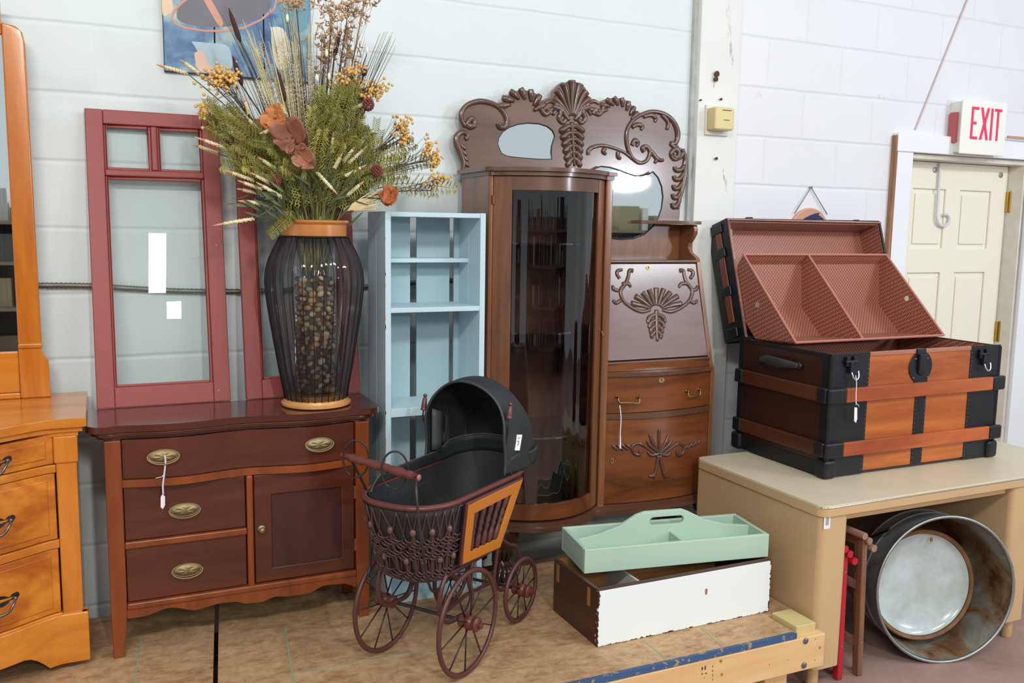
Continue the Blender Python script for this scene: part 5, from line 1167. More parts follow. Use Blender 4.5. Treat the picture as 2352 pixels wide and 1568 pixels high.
me_ = fr_.data
for v_ in me_.vertices: v_.co -= Vector((0, 0, 0))
obj('front_edge', M().box(bxw0, bxw1, byf+.0008, byf+.019, bz1-.0035, bz1), plain('maroon_edge', '4c2a26', .5, vary=.2), dbx, bevel=.001)
obj('side_panel', M().box(bxw0, bxw0+.013, byf+.0165, byb, bz0, bz1-.002), DRW, dbx, bevel=.001)
obj('side_panel', M().box(bxw1-.013, bxw1, byf+.0165, byb, bz0, bz1-.002), DRW, dbx, bevel=.001)
obj('back_panel', M().box(bxw0+.013, bxw1-.013, byb-.013, byb, bz0, bz1-.004), wood('drawer_back_wood', 'a5743f', '7a4e26', 'x', 1, .55), dbx, bevel=.001)
obj('bottom_panel', M().box(bxw0+.013, bxw1-.013, byf+.017, byb-.013, bz0+.008, bz0+.014), DRW, dbx)
obj('divider', M().box(1.50, 1.508, byf+.017, byb-.013, bz0+.014, bz1-.03), plain('pale_divider', 'cfcfc6', .6), dbx)
p = PY(1622, 1358, byf); obj('keyhole', M().prism([(p.x-.004, byf-.0006, p.z+.009), (p.x+.004, byf-.0006, p.z+.009), (p.x+.0045, byf-.0006, p.z), (p.x+.003, byf-.0006, p.z-.010), (p.x-.003, byf-.0006, p.z-.010), (p.x-.0045, byf-.0006, p.z)], (0, .0008, 0)), plain('bare_keyhole_wood', '9a6a4c', .7), dbx)
for y in (-.86, -.66): obj('pale_batten_scar', M().box(bxw0-.0006, bxw0, y, y+.018, bz1-.07, bz1-.012), plain('scar_wood', 'a06d3a', .6), dbx)

# ================================================================== mint caddy tray on the drawer
MINT = worn('mint_paint', 'b3ccb8', '92988a', .075, .6, 9, 'x', .12)
ta = radians(-9.3); ex1 = Vector((cos(ta), sin(ta), 0)); ey1 = Vector((-sin(ta), cos(ta), 0)); to = Vector((1.333, -.783, bz1+.0008)); TWd, TDp, TH = .642, .222, .078
ty = thing('caddy_tray', 'mint green wooden carrying tray with cut-out handle on the old drawer', 'tray', to+ex1*TWd/2+ey1*TDp/2)
def tq(u, v, w): return to+ex1*u+ey1*v+Vector((0, 0, w))
def tbox(m, u0, u1, v0, v1, w0, w1, sl=0): 
    return m.add([tq(u, v, w) for w in (w0, w1) for v in (v0, v1) for u in (u0, u1)], [(0, 2, 3, 1), (4, 5, 7, 6), (0, 1, 5, 4), (2, 6, 7, 3), (0, 4, 6, 2), (1, 3, 7, 5)])
k = .014
for nm, a in (('long_side', (0, TWd, 0, k, 0, TH)), ('long_side', (0, TWd, TDp-k, TDp, 0, TH)), ('short_side', (0, k, k, TDp-k, 0, TH)), ('short_side', (TWd-k, TWd, k, TDp-k, 0, TH)), ('bottom', (k, TWd-k, k, TDp-k, .002, .010))):
    m = M(); tbox(m, *a); obj(nm, m, MINT, ty, bevel=.003)
vm = TDp/2
sh = [(k, .010), (TWd-k, .010), (TWd-k, TH-.004), (TWd-.10, TH+.006), (TWd-.18, TH+.028), (TWd-.24, TH+.060), (TWd-.265, TH+.070), (.245, TH+.070), (.215, TH+.062), (.16, TH+.030), (.09, TH+.008), (k, TH-.004)]
hole = [(.262+.012*cos(t)-.0, 0) for t in ()]
hl_ = []
for cx, a0 in ((.278, pi/2), (.368, -pi/2)):
    for i in range(9): t = a0+pi*i/8; hl_.append((cx+.016*cos(t), TH+.036+.0135*sin(t)))
m = M().prism_hole([tq(u, vm-.007, w) for u, w in smoothp([Vector((a, b, 0)) for a, b in sh[2:]], 4) and [(a, b) for a, b in sh]], [[tq(u, vm-.007, w) for u, w in hl_]], ey1*.014)
obj('handle_board', m, MINT, ty, bevel=.002)
m = M(); tbox(m, TWd*.52, TWd*.52+.012, k, vm-.008, .010, TH-.002); obj('divider', m, MINT, ty, bevel=.002)
m = M(); tbox(m, TWd*.40, TWd*.40+.012, vm+.008, TDp-k, .010, TH-.002); obj('divider', m, MINT, ty, bevel=.002)
# ================================================================== wicker doll pram
pa = radians(35); pu = Vector((cos(pa), sin(pa), 0)); pw_ = Vector((-sin(pa), cos(pa), 0)); PG = Vector((.898, -.907, ZP))
def L(a, b, h): return PG+pu*a+pw_*b+Vector((0, 0, h))
def LB(x, y, b):
    d = FW + RT*((x-1176)/FPX) + UP*((784-y)/FPX); o = PG+pw_*b
    return CP+d*((o-CP).dot(pw_)/d.dot(pw_))
def LA(x, y, a):
    d = FW + RT*((x-1176)/FPX) + UP*((784-y)/FPX); o = PG+pu*a
    return CP+d*((o-CP).dot(pu)/d.dot(pu))
pm = thing('doll_pram', 'old wicker doll pram with black hood and spoked wheels standing on the chipboard', 'pram', L(.18, .15, 0))
RW = worn('pram_red_brown', '56302c', '2e2422', -.02, .42, 16, None, .12); RWR = worn('pram_red_wood', '65322c', '40262a', -.03, .38, 14, None, .15)
PWR = plain('pram_wire', '3d3534', .45, .5, vary=.3); WIC = plain('pram_wicker', '4a3230', .55, vary=.3, bump=.2, bscale=120)
FAB = plain('pram_black_cloth', '24282a', .62, vary=.3, bump=.25, bscale=260); ORG = worn('pram_orange_paint', 'c4741f', '8a4a1c', -.03, .4, 12, None, .15)
FABI = plain('pram_lining', '212426', .7, vary=.3, bump=.25, bscale=200)
def wheel(a, b, r, side, nsp=10, off=0, hub=RW):
    c = L(a, b, r+.002)
    m = M(); m.tube([c+pu*((r-.007)*cos(t))+Vector((0, 0, (r-.007)*sin(t))) for t in [2*pi*k/60 for k in range(60)]], .0078, 8, closed=True, squash=(pw_, .85))
    w = obj('wheel', m, RW, pm, smooth='all', label='wooden wheel with dark spokes')
    m = M(); hl = .055
    m.lathe([(.008, -hl*.5-.006), (.015, -hl*.5-.004), (.019, -hl*.5), (.017, -hl*.2), (.021, -hl*.1), (.021, hl*.1), (.017, hl*.2), (.021, hl*.45), (.019, hl*.5), (.009, hl*.5+.003), (.010, hl*.5+.012), (.004, hl*.5+.014)], c+pw_*side*.004, pw_*side, 20)
    obj('hub', m, RWR, w, smooth=True)
    for k in range(nsp):
        t = 2*pi*k/nsp+off; dr = pu*cos(t)+Vector((0, 0, sin(t)))
        obj('spoke', M().tube([c+dr*.016+pw_*.006*(1 if k % 2 else -1), c+dr*(r-.012)], .0022, 6), PWR, w, smooth='all')
wheel(0, 0, .151, -1, 10, .2, RWR); wheel(-.003, .281, .151, 1, 10, .5); wheel(.374, .045, .103, -1, 10, .1); wheel(.36, .300, .103, 1, 10, .4)
obj('axle', M().tube([L(0, -.02, .153), L(-.003, .30, .153)], .0055, 8), PWR, pm, smooth=True)
obj('axle', M().tube([L(.374, .03, .105), L(.36, .32, .105)], .005, 8), PWR, pm, smooth=True)
obj('reach_bar', M().tube([L(0, .09, .153), L(.19, .13, .135), L(.372, .15, .108)], .006, 8), RW, pm, smooth=True)
# iron springs, flat strap curled between axles and the body
for b, a0, nm in ((.035, 0, 0), (.245, 0, 0)):
    pts = [L(a0, b, .158), L(a0-.052, b, .165), L(a0-.088, b, .205), L(a0-.086, b, .262), L(a0-.060, b, .302)]
    obj('spring', M().tube(smoothp(pts, 6), .0075, 8, squash=(pw_, 1.0)), RW, pm, smooth='all')
    pts = [L(a0, b, .158), L(a0+.045, b, .160), L(a0+.07, b, .195), L(a0+.055, b, .25), L(a0+.075, b, .300)]
    obj('spring', M().tube(smoothp(pts, 6), .0075, 8), RW, pm, smooth='all')
for b in (.085, .255):
    pts = [L(.365, b, .108), L(.31, b, .118), L(.275, b, .16), L(.285, b, .22), L(.30, b, .292)]
    obj('spring', M().tube(smoothp(pts, 6), .0065, 8), RW, pm, smooth='all')
    pts = [L(.370, b, .108), L(.415, b, .128), L(.435, b, .17), L(.41, b, .225), L(.36, b, .25), L(.30, b, .29)]
    obj('spring', M().tube(smoothp(pts, 6), .006, 8), RW, pm, smooth='all')
m = M()
for s_ in (0, 1): m.tube([L(-.02, .02+.25*s_, .30), L(.10, .27-.25*s_, .155)], .0035, 6)
# body outline
def outline(h, n=64):
    k = (h-.295)/.215; k = max(0, min(1.4, k)); hw = .100+.040*k; ar, af = -.125-.062*k, .262+.140*k; bc = .140; r = hw
    out = []
    for i in range(n):
        t = 2*pi*i/n; c_, s_ = cos(t), sin(t)
        if c_ < 0: a = ar+hw+ (hw)*c_ if True else 0
        else: a = af-hw*1.25+hw*1.25*abs(c_)**.9
        b = bc-hw*(abs(s_)**.75)*(1 if s_ > 0 else -1)
        out.append((a, b))
    # straight sides between rear circle centre and front ellipse centre come from the vertical jump at c=0
    return out
def outl_pts(h, lift=True, grow=0., n=64):
    o = []
    for a, b in outline(h, n):
        o.append((a+(grow if a > .1 else -grow), b+(grow if b > .14 else -grow)))
    return o
def rimh(a): return .508+(.018*max(0, (a-.27)/.13) if a > .27 else 0)
NB = 64
m = M(); rows = [(.298, 0), (.33, 0), (.38, 0), (.43, 0), (.48, 0), (.508, 0)]
vs = []; fs = []
for h, _ in rows:
    for a, b in outline(h, NB): vs.append(L(a, b, h if h < .5 else rimh(a)))
for i in range(len(rows)-1):
    for k in range(NB): fs.append((i*NB+k, i*NB+(k+1) % NB, (i+1)*NB+(k+1) % NB, (i+1)*NB+k))
fs.append(tuple(range(NB-1, -1, -1)))
m.add(vs, fs); body = obj('basket', m, plain('basket_backing', '2c2628', .7, vary=.3, bump=.3, bscale=90), pm, smooth='all', solid=.004)
m = M(); vs = []; fs = []
for h in (.32, .42, .50, .506):
    for a, b in outline(h, NB): 
        c = Vector((a-.08, b-.14, 0))*.955; vs.append(L(c.x+.08, c.y+.14, h+.004 if h < .5 else rimh(a)+(.0 if h < .506 else .008)))
for i in range(3):
    for k in range(NB): fs.append((i*NB+k, i*NB+(k+1) % NB, (i+1)*NB+(k+1) % NB, (i+1)*NB+k))
fs.append(tuple(range(NB-1, -1, -1))); m.add(vs, fs); obj('lining', m, FABI, body, smooth='all', fix=False)
m = M(); m.tube([L(a, b, rimh(a)+.004) for a, b in outline(.51, 96)], .0095, 10, closed=True, squash=(Vector((0, 0, 1)), .8)); obj('rim', m, RWR, pm, smooth='all')
m = M(); m.tube([L(a, b, .297) for a, b in outline(.297, 96)], .0085, 10, closed=True); obj('bottom_hoop', m, WIC, pm, smooth='all')
m = M().prism([L(a, b, .288) for a, b in outline(.296, 48)], (0, 0, .008)); obj('bottom_board', m, plain('pram_bottom', '30242a', .7), pm)
# wicker: posts with round ends, crossing canes, plaited bands
def ob(t, h, g=.006):
    o = outline(h, 256); i = t*256; a0, b0 = o[int(i) % 256]; a1, b1 = o[(int(i)+1) % 256]; f_ = i-int(i); a = a0+(a1-a0)*f_; b = b0+(b1-b0)*f_
    c = Vector((a-.08, b-.14, 0)); c = c+c.normalized()*g; return L(c.x+.08, c.y+.14, h)
wv_ = M()
ts = [.255+.0262*i for i in range(20)]
for i, t in enumerate(ts):
    if .76 < t: continue
    for nm, hA, hB in (('post', .398, .305), ):
        pass
posts = [t for t in [.262+.0335*i for i in range(16)]]
for i, t in enumerate(posts):
    obj('wicker_post', M().tube([ob(t, .300, .007), ob(t, .44, .009)], .0052, 8), WIC, pm, smooth=True) if i % 2 else obj('wicker_post', M().tube([ob(t, .300, .007), ob(t, .352, .008)], .0052, 8), WIC, pm, smooth=True)
    h = .444 if i % 2 else .356
    obj('post_knob', M().ball(ob(t, h, .010), .0088, 10, (1, 1, 1.25)), worn('knob_worn', '6a4a44', 'a5887a', .03, .4, 40, None, .05) if i == 0 else bpy.data.materials['knob_worn'], pm, smooth='all')
for i in range(17):
    t = .256+.0315*i
    for s_ in (-1, 1):
        wv_.tube(smoothp([ob(t, .500, .006), ob(t+s_*.014, .445, .011), ob(t+s_*.030, .39, .010), ob(t+s_*.046, .302, .008)], 3), .0022, 6)
obj('crossed_canes', wv_, WIC, pm, smooth='all')['kind'] = 'stuff'
wb = M()
for hc in (.408, .374, .312):
    for ph in range(4):
        pts = []
        for i in range(90):
            t = .25+.51*i/89; w2 = sin(i*.95+ph*pi/2); pts.append(ob(t, hc+(.010+.0*ph)*(ph-1.5)*.7+.004*w2, .011+.005*cos(i*.95+ph*pi/2)))
        wb.tube(pts, .0026, 6)
obj('plaited_bands', wb, WIC, pm, smooth='all')['kind'] = 'stuff'
# side panels with spindles (near side in view, far side the same)
for b, sg in ((.0, -1), (.28, 1)):
    def S_(a, h, off=0): 
        k = (h-.30)/.21; return L(a, (b+(.022*(1-k))*(1 if sg < 0 else -1))+sg*off, h)
    TL, TRr, BRr, BL = (-.002, .496), (.300, .494), (.205, .308), (-.004, .322)
    if sg < 0: TL, TRr, BRr, BL = (-.036, .500), (.262, .500), (.168, .316), (-.034, .330)
    def lerp(p, q_, t): return (p[0]+(q_[0]-p[0])*t, p[1]+(q_[1]-p[1])*t)
    def quad(u, v): return lerp(lerp(BL, BRr, u), lerp(TL, TRr, u), v)
    oo = [quad(0, 0), quad(1, 0), quad(1, 1), quad(0, 1)]; ih = [quad(.16, .17), quad(.84, .17), quad(.86, .82), quad(.14, .80)]
    m = M().prism_hole([S_(*p, .012) for p in oo], [[S_(*p, .012) for p in ih]], pw_*sg*.008); sp_ = obj('side_frame', m, ORG, pm, bevel=.002)
    m = M(); m.tube([S_(*p, .014) for p in oo], .0058, 8, closed=True); obj('frame_moulding', m, RWR, sp_, smooth=20)
    obj('backing_cloth', M().prism([S_(*p, .004) for p in oo], pw_*sg*.002), FABI, sp_)
    for i in range(5):
        p0 = quad(.20+.145*i, .15); p1 = quad(.19+.148*i, .84); a_, b2 = S_(*p0, .012), S_(*p1, .012)
        n_ = 14; prf = [.0075, .0085, .009, .0085, .0075, .0055, .0085, .0055, .0085, .0055, .0075, .0085, .0085, .0075]
        m = M(); m.tube([a_+(b2-a_)*k/(n_-1) for k in range(n_)], prf, 10); obj('spindle', m, RW, sp_, smooth='all')
# cloth apron above the rim, then the hood
m = M()
def apr(s, t):
    o = outline(.505, 256); i = int((.50+.02+.43*s)*256); a, b = o[255-i] if False else o[i]
    a, b = o[(int(256*(.66+.40*s))) % 256]; hb = rimh(a)+.002; ht = hb+.062*min(1, s*2.6)
    return L(.08+(a-.08)*(.97-.03*t), .14+(b-.14)*(.96-.03*t), hb+(ht-hb)*t)
m.grid(apr, 40, 4); obj('cloth_side', m, FAB, pm, smooth='all', solid=.002)
m = M(); m.tube([apr(i/39, 1) for i in range(40)], .0028, 6); obj('cloth_piping', m, plain('piping_olive', '4c4b3c', .6), pm, smooth='all')
A_ = [(.185, .788, .525, .139), (.23, .800, .522, .142), (.29, .790, .52, .141), (.35, .752, .52, .134), (.385, .705, .522, .124), (.412, .650, .525, .112), (.425, .590, .528, .10)]
def arch(i, t):
    a, ht, hb, hw = A_[i]; th = pi*t; bc = .140
    wr = .0035*sin(t*17+i*1.9)*(1 if 0 < i < 6 else .0)
    e = 1.0; c_ = cos(th); s_ = sin(th)
    up = .58*(ht-hb)
    # straight legs then a round top
    if t < .22: b = bc-hw; h = hb+(ht-hb-hw)*(t/.22)
    elif t > .78: b = bc+hw; h = hb+(ht-hb-hw)*((1-t)/.22)
    else:
        q2 = pi*(t-.22)/.56; b = bc-hw*cos(q2); h = (ht-hw)+hw*sin(q2)
    if ht-hb < hw: 
        b = bc-hw*cos(th); h = hb+(ht-hb)*sin(th)
    return L(a+.004*sin(t*23+i), b+wr, h+wr)
m = M(); nt = 40; vs = []; fs = []
for i in range(len(A_)):
    for j in range(nt+1): vs.append(arch(i, j/nt))
for i in range(len(A_)-1):
    for j in range(nt): fs.append((i*(nt+1)+j, (i+1)*(nt+1)+j, (i+1)*(nt+1)+j+1, i*(nt+1)+j+1))
cI = len(vs); vs.append(L(.418, .14, .545)); i = len(A_)-1
for j in range(nt): fs.append((i*(nt+1)+j, cI, i*(nt+1)+j+1))
m.add(vs, fs); hood = obj('hood', m, FAB, pm, smooth='all', fix=False, solid=.003)
md = hood.modifiers.new('sub', 'SUBSURF'); md.levels = 1; md.render_levels = 1
obj('hood_edge', M().tube([arch(0, j/60) for j in range(61)], .0042, 8), plain('hood_binding', '35393a', .5), hood, smooth='all')
for i in (2, 4): obj('hood_hoop', M().tube([arch(i, j/40)+(L(.3, .14, .60)-arch(i, j/40)).normalized()*.004 for j in range(41)], .003, 6), PWR, hood, smooth='all')
# hanging fold of cloth inside the hood
m = M()
m.grid(lambda s, t: L(.20+.10*s, .268-.012*sin(s*6), .56+.13*t*(1-.3*s)), 8, 6); obj('inner_fold', m, plain('fold_grey', '45484a', .6), hood, smooth='all', solid=.002)
# torn flap at the near lower corner
m = M(); m.grid(lambda s, t: L(.215+.175*s, -.004+.006*sin(s*9+t*3)+.012*s, .518+.055*t+.008*sin(s*7)*t), 12, 5); obj('cloth_flap', m, FAB, hood, smooth='all', solid=.003)
# stay knobs
for (px, py), (px2, py2), b in (((977, 905), (973, 942), .287), ((1173, 925), (1169, 962), -.006)):
    top, bot = LB(px, py, b), LB(px2, py2, b); ax = (top-bot); ln = ax.length
    m = M().lathe([(.0085, 0), (.010, .003), (.0085, .008), (.009, .012), (.0062, ln*.75), (.004, ln*.82), (.0065, ln*.90), (.005, ln), (0, ln+.002)], bot, ax, 14); kn = obj('stay_knob', m, RWR, pm, smooth=True)
    hp = L(.19, b+(.004 if b < .1 else -.006), .62)
    obj('stay_wire', M().tube(smoothp([bot+ax.normalized()*.004, bot-ax.normalized()*.02, (bot+hp)/2+Vector((0, 0, -.01)), hp], 4), .0026, 6), PWR, kn, smooth='all')
# handle: turned bar held by curled wires
H0, H1 = LA(783, 1044, -.20), LA(962, 1097, -.20); hx_ = (H1-H0); hl = hx_.length
prf = [(.004, 0), (.0085, .003), (.009, .010), (.006, .016), (.0085, .022), (.011, .035), (.0125, .045), (.010, .055), (.012, .065), (.012, .075), (.0085, .085), (.0115, .10), (.0125, .13), (.0115, .155), (.0125, .165), (.0095, .172), (.0125, .18), (.0125, .21), (.0095, .225), (.0115, .235), (.0125, .242), (.009, .25), (.0105, .258), (.0105, hl-.002), (.004, hl)]
prf = [(r, min(h*hl/.268, hl)) for r, h in prf]
hn = obj('handle_bar', M().lathe(prf, H0, hx_, 16), RWR, pm, smooth='all')
obj('bar_end', M().lathe([(.009, 0), (.008, .003), (0, .004)], H1-hx_.normalized()*.001, hx_, 12), plain('worn_pink_end', 'b5605a', .5), hn, smooth='all')
def ring_wire(bc_, pxc, exit_pts, b):
    c = H0+hx_*bc_; n_ = []
    ux_ = (pu*.75-pw_*.25+RT*.3).normalized()
    for k in range(26):
        t = radians(-60)+radians(330)*k/25; rr = .047
        n_.append(c+RT*(rr*.78*cos(t)*(-1))+Vector((0, 0, rr*1.08*sin(t)))+pw_*(.012*(k/25-.5)))
    return n_
for bc_, b, leg in ((.20, .262, [(855, 1165, .262), (850, 1290, .275), (848, 1330, .262), (880, 1300, .25), (905, 1305, .24)]), (.70, .010, [(956, 1125, .005), (962, 1200, -.006), (975, 1290, .0), (985, 1340, .02), (997, 1358, .03), (1022, 1338, .045), (1040, 1315, .06)])):
    n_ = ring_wire(bc_, 0, None, b)
    obj('handle_ring', M().tube(smoothp(n_, 2), .0028, 8), PWR, hn, smooth='all')
    st = H1-hx_*.03 if bc_ > .5 else H0+hx_*.12
    lp_ = [st]+[LB(x, y, bb) for x, y, bb in leg]
    obj('handle_rod', M().tube(smoothp(lp_, 6), .0036, 8), PWR, hn, smooth='all')
# stock sticker on the hood
c = arch(3, .10); n0 = -pw_; tdir = (arch(3, .19)-arch(3, .08)).normalized()
s0, s1 = LB(1187, 1034, -.010), LB(1193, 998, -.010); e_ = (s1-s0); rr = RT*.0085
m = M().prism([s0-rr, s0+rr, s1+rr, s1-rr], pw_*.0012); stc = obj('stock_sticker', m, plain('sticker_white', 'eeeef2', .5), hood)
m = M(); k = s0+e_*.42
m.tube([k-rr*.25-UP*.006-pw_*.0006, k+rr*.1-pw_*.0006, k+rr*.35+UP*.007-pw_*.0006, k-rr*.3+UP*.0085-pw_*.0006], .0009, 5)
for i in range(3): k = s0+e_*(.74+.06*i); m.tube([k-rr*.5-pw_*.0004, k+rr*.5-pw_*.0004], .0005, 4)
obj('sticker_print', m, plain('sticker_ink', '33343a', .6), stc)['kind'] = 'stuff'
# ================================================================== tall vase: wire cage, smoked glass, wooden rim and foot
vc = Vector((.612, -.325, ZW+.001))
va = thing('floor_vase', 'tall dark ribbed glass vase with wooden rim and foot, filled with pebbles', 'vase', vc)
VW = wood('vase_wood', 'd08a48', 'a9662c', 'x', 1, .3, .3, contrast=.6); VWL = wood('vase_foot_wood', 'dba467', 'c08040', 'x', 1, .32, .3, contrast=.6)
obj('foot', M().lathe([(.100, 0), (.106, .003), (.107, .010), (.100, .014), (.098, .020), (.088, .026), (.080, .034)], vc, (0, 0, 1), 56), VWL, va, smooth=30)
zr0 = PY(726, 543, vc.y).z-vc.z; zr1_ = PY(726, 505, vc.y).z-vc.z
rr_ = .098
obj('rim', M().lathe([(rr_-.014, zr0), (rr_, zr0), (rr_, zr1_-.014), (rr_+.004, zr1_-.011), (rr_+.007, zr1_-.006), (rr_+.004, zr1_-.001), (rr_-.004, zr1_), (rr_-.014, zr1_-.002), (rr_-.014, zr0)], vc, (0, 0, 1), 56, cap=False), VW, va, smooth=30)
H_ = zr0
vp = []
for py, half in ((918, 70), (905, 72), (880, 76), (840, 84), (790, 92), (740, 100), (700, 106), (665, 110), (640, 111), (615, 108), (592, 101), (570, 91), (555, 82), (543, 76)):
    p = PY(726, py, vc.y); vp.append((half/726*0+half*.00134, p.z-vc.z))
def vrad(h):
    for (r0, h0), (r1, h1) in zip(vp, vp[1:]):
        if h0 <= h <= h1: return r0+(r1-r0)*(h-h0)/(h1-h0)
    return vp[0][0] if h < vp[0][1] else vp[-1][0]
hs = [vp[0][1]+(vp[-1][1]-vp[0][1])*i/30 for i in range(31)]
# smoked fluted shell
q = N('smoked_net_glass'); q.t.nodes.remove(q.b)
t_ = q.n('ShaderNodeBsdfTransparent'); t_.inputs[0].default_value = (.84, .82, .82, 1); g_ = q.n('ShaderNodeBsdfGlossy'); g_.inputs['Roughness'].default_value = .02
fr = q.n('ShaderNodeFresnel'); fr.inputs[0].default_value = 1.5; mu = q.n('ShaderNodeMath', operation='MULTIPLY'); q.l(fr.outputs[0], mu.inputs[0]); mu.inputs[1].default_value = .9
mx = q.n('ShaderNodeMixShader'); q.l(mu.outputs[0], mx.inputs[0]); q.l(t_.outputs[0], mx.inputs[1]); q.l(g_.outputs[0], mx.inputs[2])
df = q.n('ShaderNodeBsdfDiffuse'); df.inputs[0].default_value = lin('4a4446'); lw_ = q.n('ShaderNodeLayerWeight'); lw_.inputs[0].default_value = .35
mr = q.n('ShaderNodeMapRange'); q.l(lw_.outputs['Facing'], mr.inputs[0]); mr.inputs[1].default_value = .08; mr.inputs[2].default_value = .62; mr.inputs[3].default_value = .06; mr.inputs[4].default_value = .72
mx2 = q.n('ShaderNodeMixShader'); q.l(mr.outputs[0], mx2.inputs[0]); q.l(mx.outputs[0], mx2.inputs[1]); q.l(df.outputs[0], mx2.inputs[2]); q.l(mx2.outputs[0], q.out.inputs[0]); SMK = q.m
m = M(); n = 96; vs = []; fs = []
for h in hs:
    for k in range(n): t = 2*pi*k/n; r = vrad(h)*(1+.012*cos(24*t)); vs.append(vc+Vector((r*cos(t), r*sin(t), h)))
for i in range(len(hs)-1):
    for k in range(n): fs.append((i*n+k, i*n+(k+1) % n, (i+1)*n+(k+1) % n, (i+1)*n+k))
m.add(vs, fs); obj('net_shell', m, SMK, va, smooth='all', fix=False)
RB = plain('cage_wire', '1d1b1c', .4, .4)
for k in range(30):
    t = 2*pi*(k+.3)/30; obj('rib_wire', M().tube([vc+Vector((cos(t)*vrad(h)*1.012, sin(t)*vrad(h)*1.012, h)) for h in hs[::2]], .0013, 5), RB, va, smooth='all')
for h in (hs[0], hs[-1]): obj('wire_hoop', M().tube([vc+Vector((cos(t)*vrad(h)*1.012, sin(t)*vrad(h)*1.012, h)) for t in [2*pi*k/40 for k in range(40)]], .003, 6, closed=True), RB, va, smooth='all')
# inner clear glass cylinder
ri = .066; zi1 = zr0-.02
obj('inner_glass', M().lathe([(ri-.004, .040), (ri, .044), (ri, zi1)], vc, (0, 0, 1), 48, cap=False), glass('inner_clear', (.95, .95, .94, 1), .0, .8), va, smooth='all', fix=False)
# pebbles: a few shapes, copied
random.seed(11)
pcols = [('pale cream', 'efe2c6'), ('warm tan', 'd0b288'), ('slate grey', 'a3a5aa'), ('dark grey', '7a7774'), ('rust brown', 'b8805c'), ('greenish grey', 'b0b096')]
protos = []
for ci, (nm, hx_c) in enumerate(pcols):
    mt = plain('pebble_'+nm.replace(' ', '_'), hx_c, .3, vary=.2)
    for s_ in range(2):
        m = M(); m.ball((0, 0, 0), .0135, 12, (1.0, .78 if s_ else .9, .58 if s_ else .7)); 
        for i, v in enumerate(m.v): m.v[i] = v*(1+.10*noise.noise(v*70+Vector((ci*3, s_*7, 0))))
        me = bpy.data.meshes.new('pebble'); me.from_pydata(m.v, [], m.f); me.polygons.foreach_set('use_smooth', [True]*len(me.polygons)); me.materials.append(mt); protos.append((me, nm))
pz1 = PY(712, 632, vc.y).z-vc.z; cnt = 0; z = .048; placed = []
first = {}
while z < pz1 and cnt < 290:
    nring = 10; a0 = random.uniform(0, 6)
    for k in range(nring):
        t = a0+2*pi*(k+random.uniform(-.18, .18))/nring; 
        if z > pz1-.03 and random.random() < .4: continue
        r = ri-.0125-random.uniform(0, .006); me, nm = random.choices(protos, [3, 3, 3, 3, 2, 2, 3, 3, 1, 1, 2, 2])[0]
        if nm in first: o = first[nm].copy(); 
        else: o = bpy.data.objects.new('pebble', me); first[nm] = o
        o.data = me; o.name = 'pebble'; COL.objects.link(o); sc = random.uniform(.62, 1.0)
        o.location = vc+Vector((cos(t)*r, sin(t)*r, z+random.uniform(-.004, .004))); o.rotation_euler = (random.uniform(-.9, .9), random.uniform(-.9, .9), random.uniform(0, 6)); o.scale = (sc, sc, sc)
        o['label'] = nm+' rounded pebble inside the tall vase on the washstand'; o['category'] = 'pebble'; o['group'] = nm+' pebbles in the vase'; cnt += 1
    z += .0150
# sand-coloured core that the pebbles pack around
m = M(); m.lathe([(.044, .042), (.044, pz1-.01), (0, pz1)], vc, (0, 0, 1), 20)
tag(obj('gravel_core', m, plain('gravel_core', '5c5348', .9, vary=.5, bump=.8, bscale=60), None, smooth=True), 'dense pebble mass in the middle of the vase behind the outer pebbles', 'gravel', None, 'stuff')

# ================================================================== dried flower arrangement
rnd = random.Random(5)
mouth = Vector((vc.x, vc.y, vc.z+zr1_)); base_ = Vector((vc.x, vc.y, vc.z+pz1+.0))
def FP(px, py, dy=0): return PY(px, py, vc.y+dy)
STG = plain('stem_green', '6d7446', .6, vary=.2); STD = plain('stem_dark', '4c3d2c', .7); STT = plain('stem_tan', 'b7a06a', .6, vary=.2)
def stem_pts(tip, bow=.02, low=None):
    """from inside the vase, through the mouth, out to the tip"""
    d = (tip-mouth); rd = Vector((d.x, d.y, 0)); k = min(.062, rd.length*.35); e = rd.normalized()*k if rd.length > 1e-4 else Vector()
    m0 = mouth+e+Vector((rnd.uniform(-.012, .012), rnd.uniform(-.012, .012), 0)); b0 = base_+Vector((e.x*.3+rnd.uniform(-.02, .02), e.y*.3+rnd.uniform(-.02, .02), -.0+rnd.uniform(0, .03)))
    mid = m0.lerp(tip, .5)+Vector((0, 0, bow+d.length*.06))-rd*.05
    return [b0, m0, mid, tip]
def new_thing(name, label, cat, tip, grp): return thing(name, label, cat, mouth+(tip-mouth)*.0+Vector((0, 0, 0)), grp)
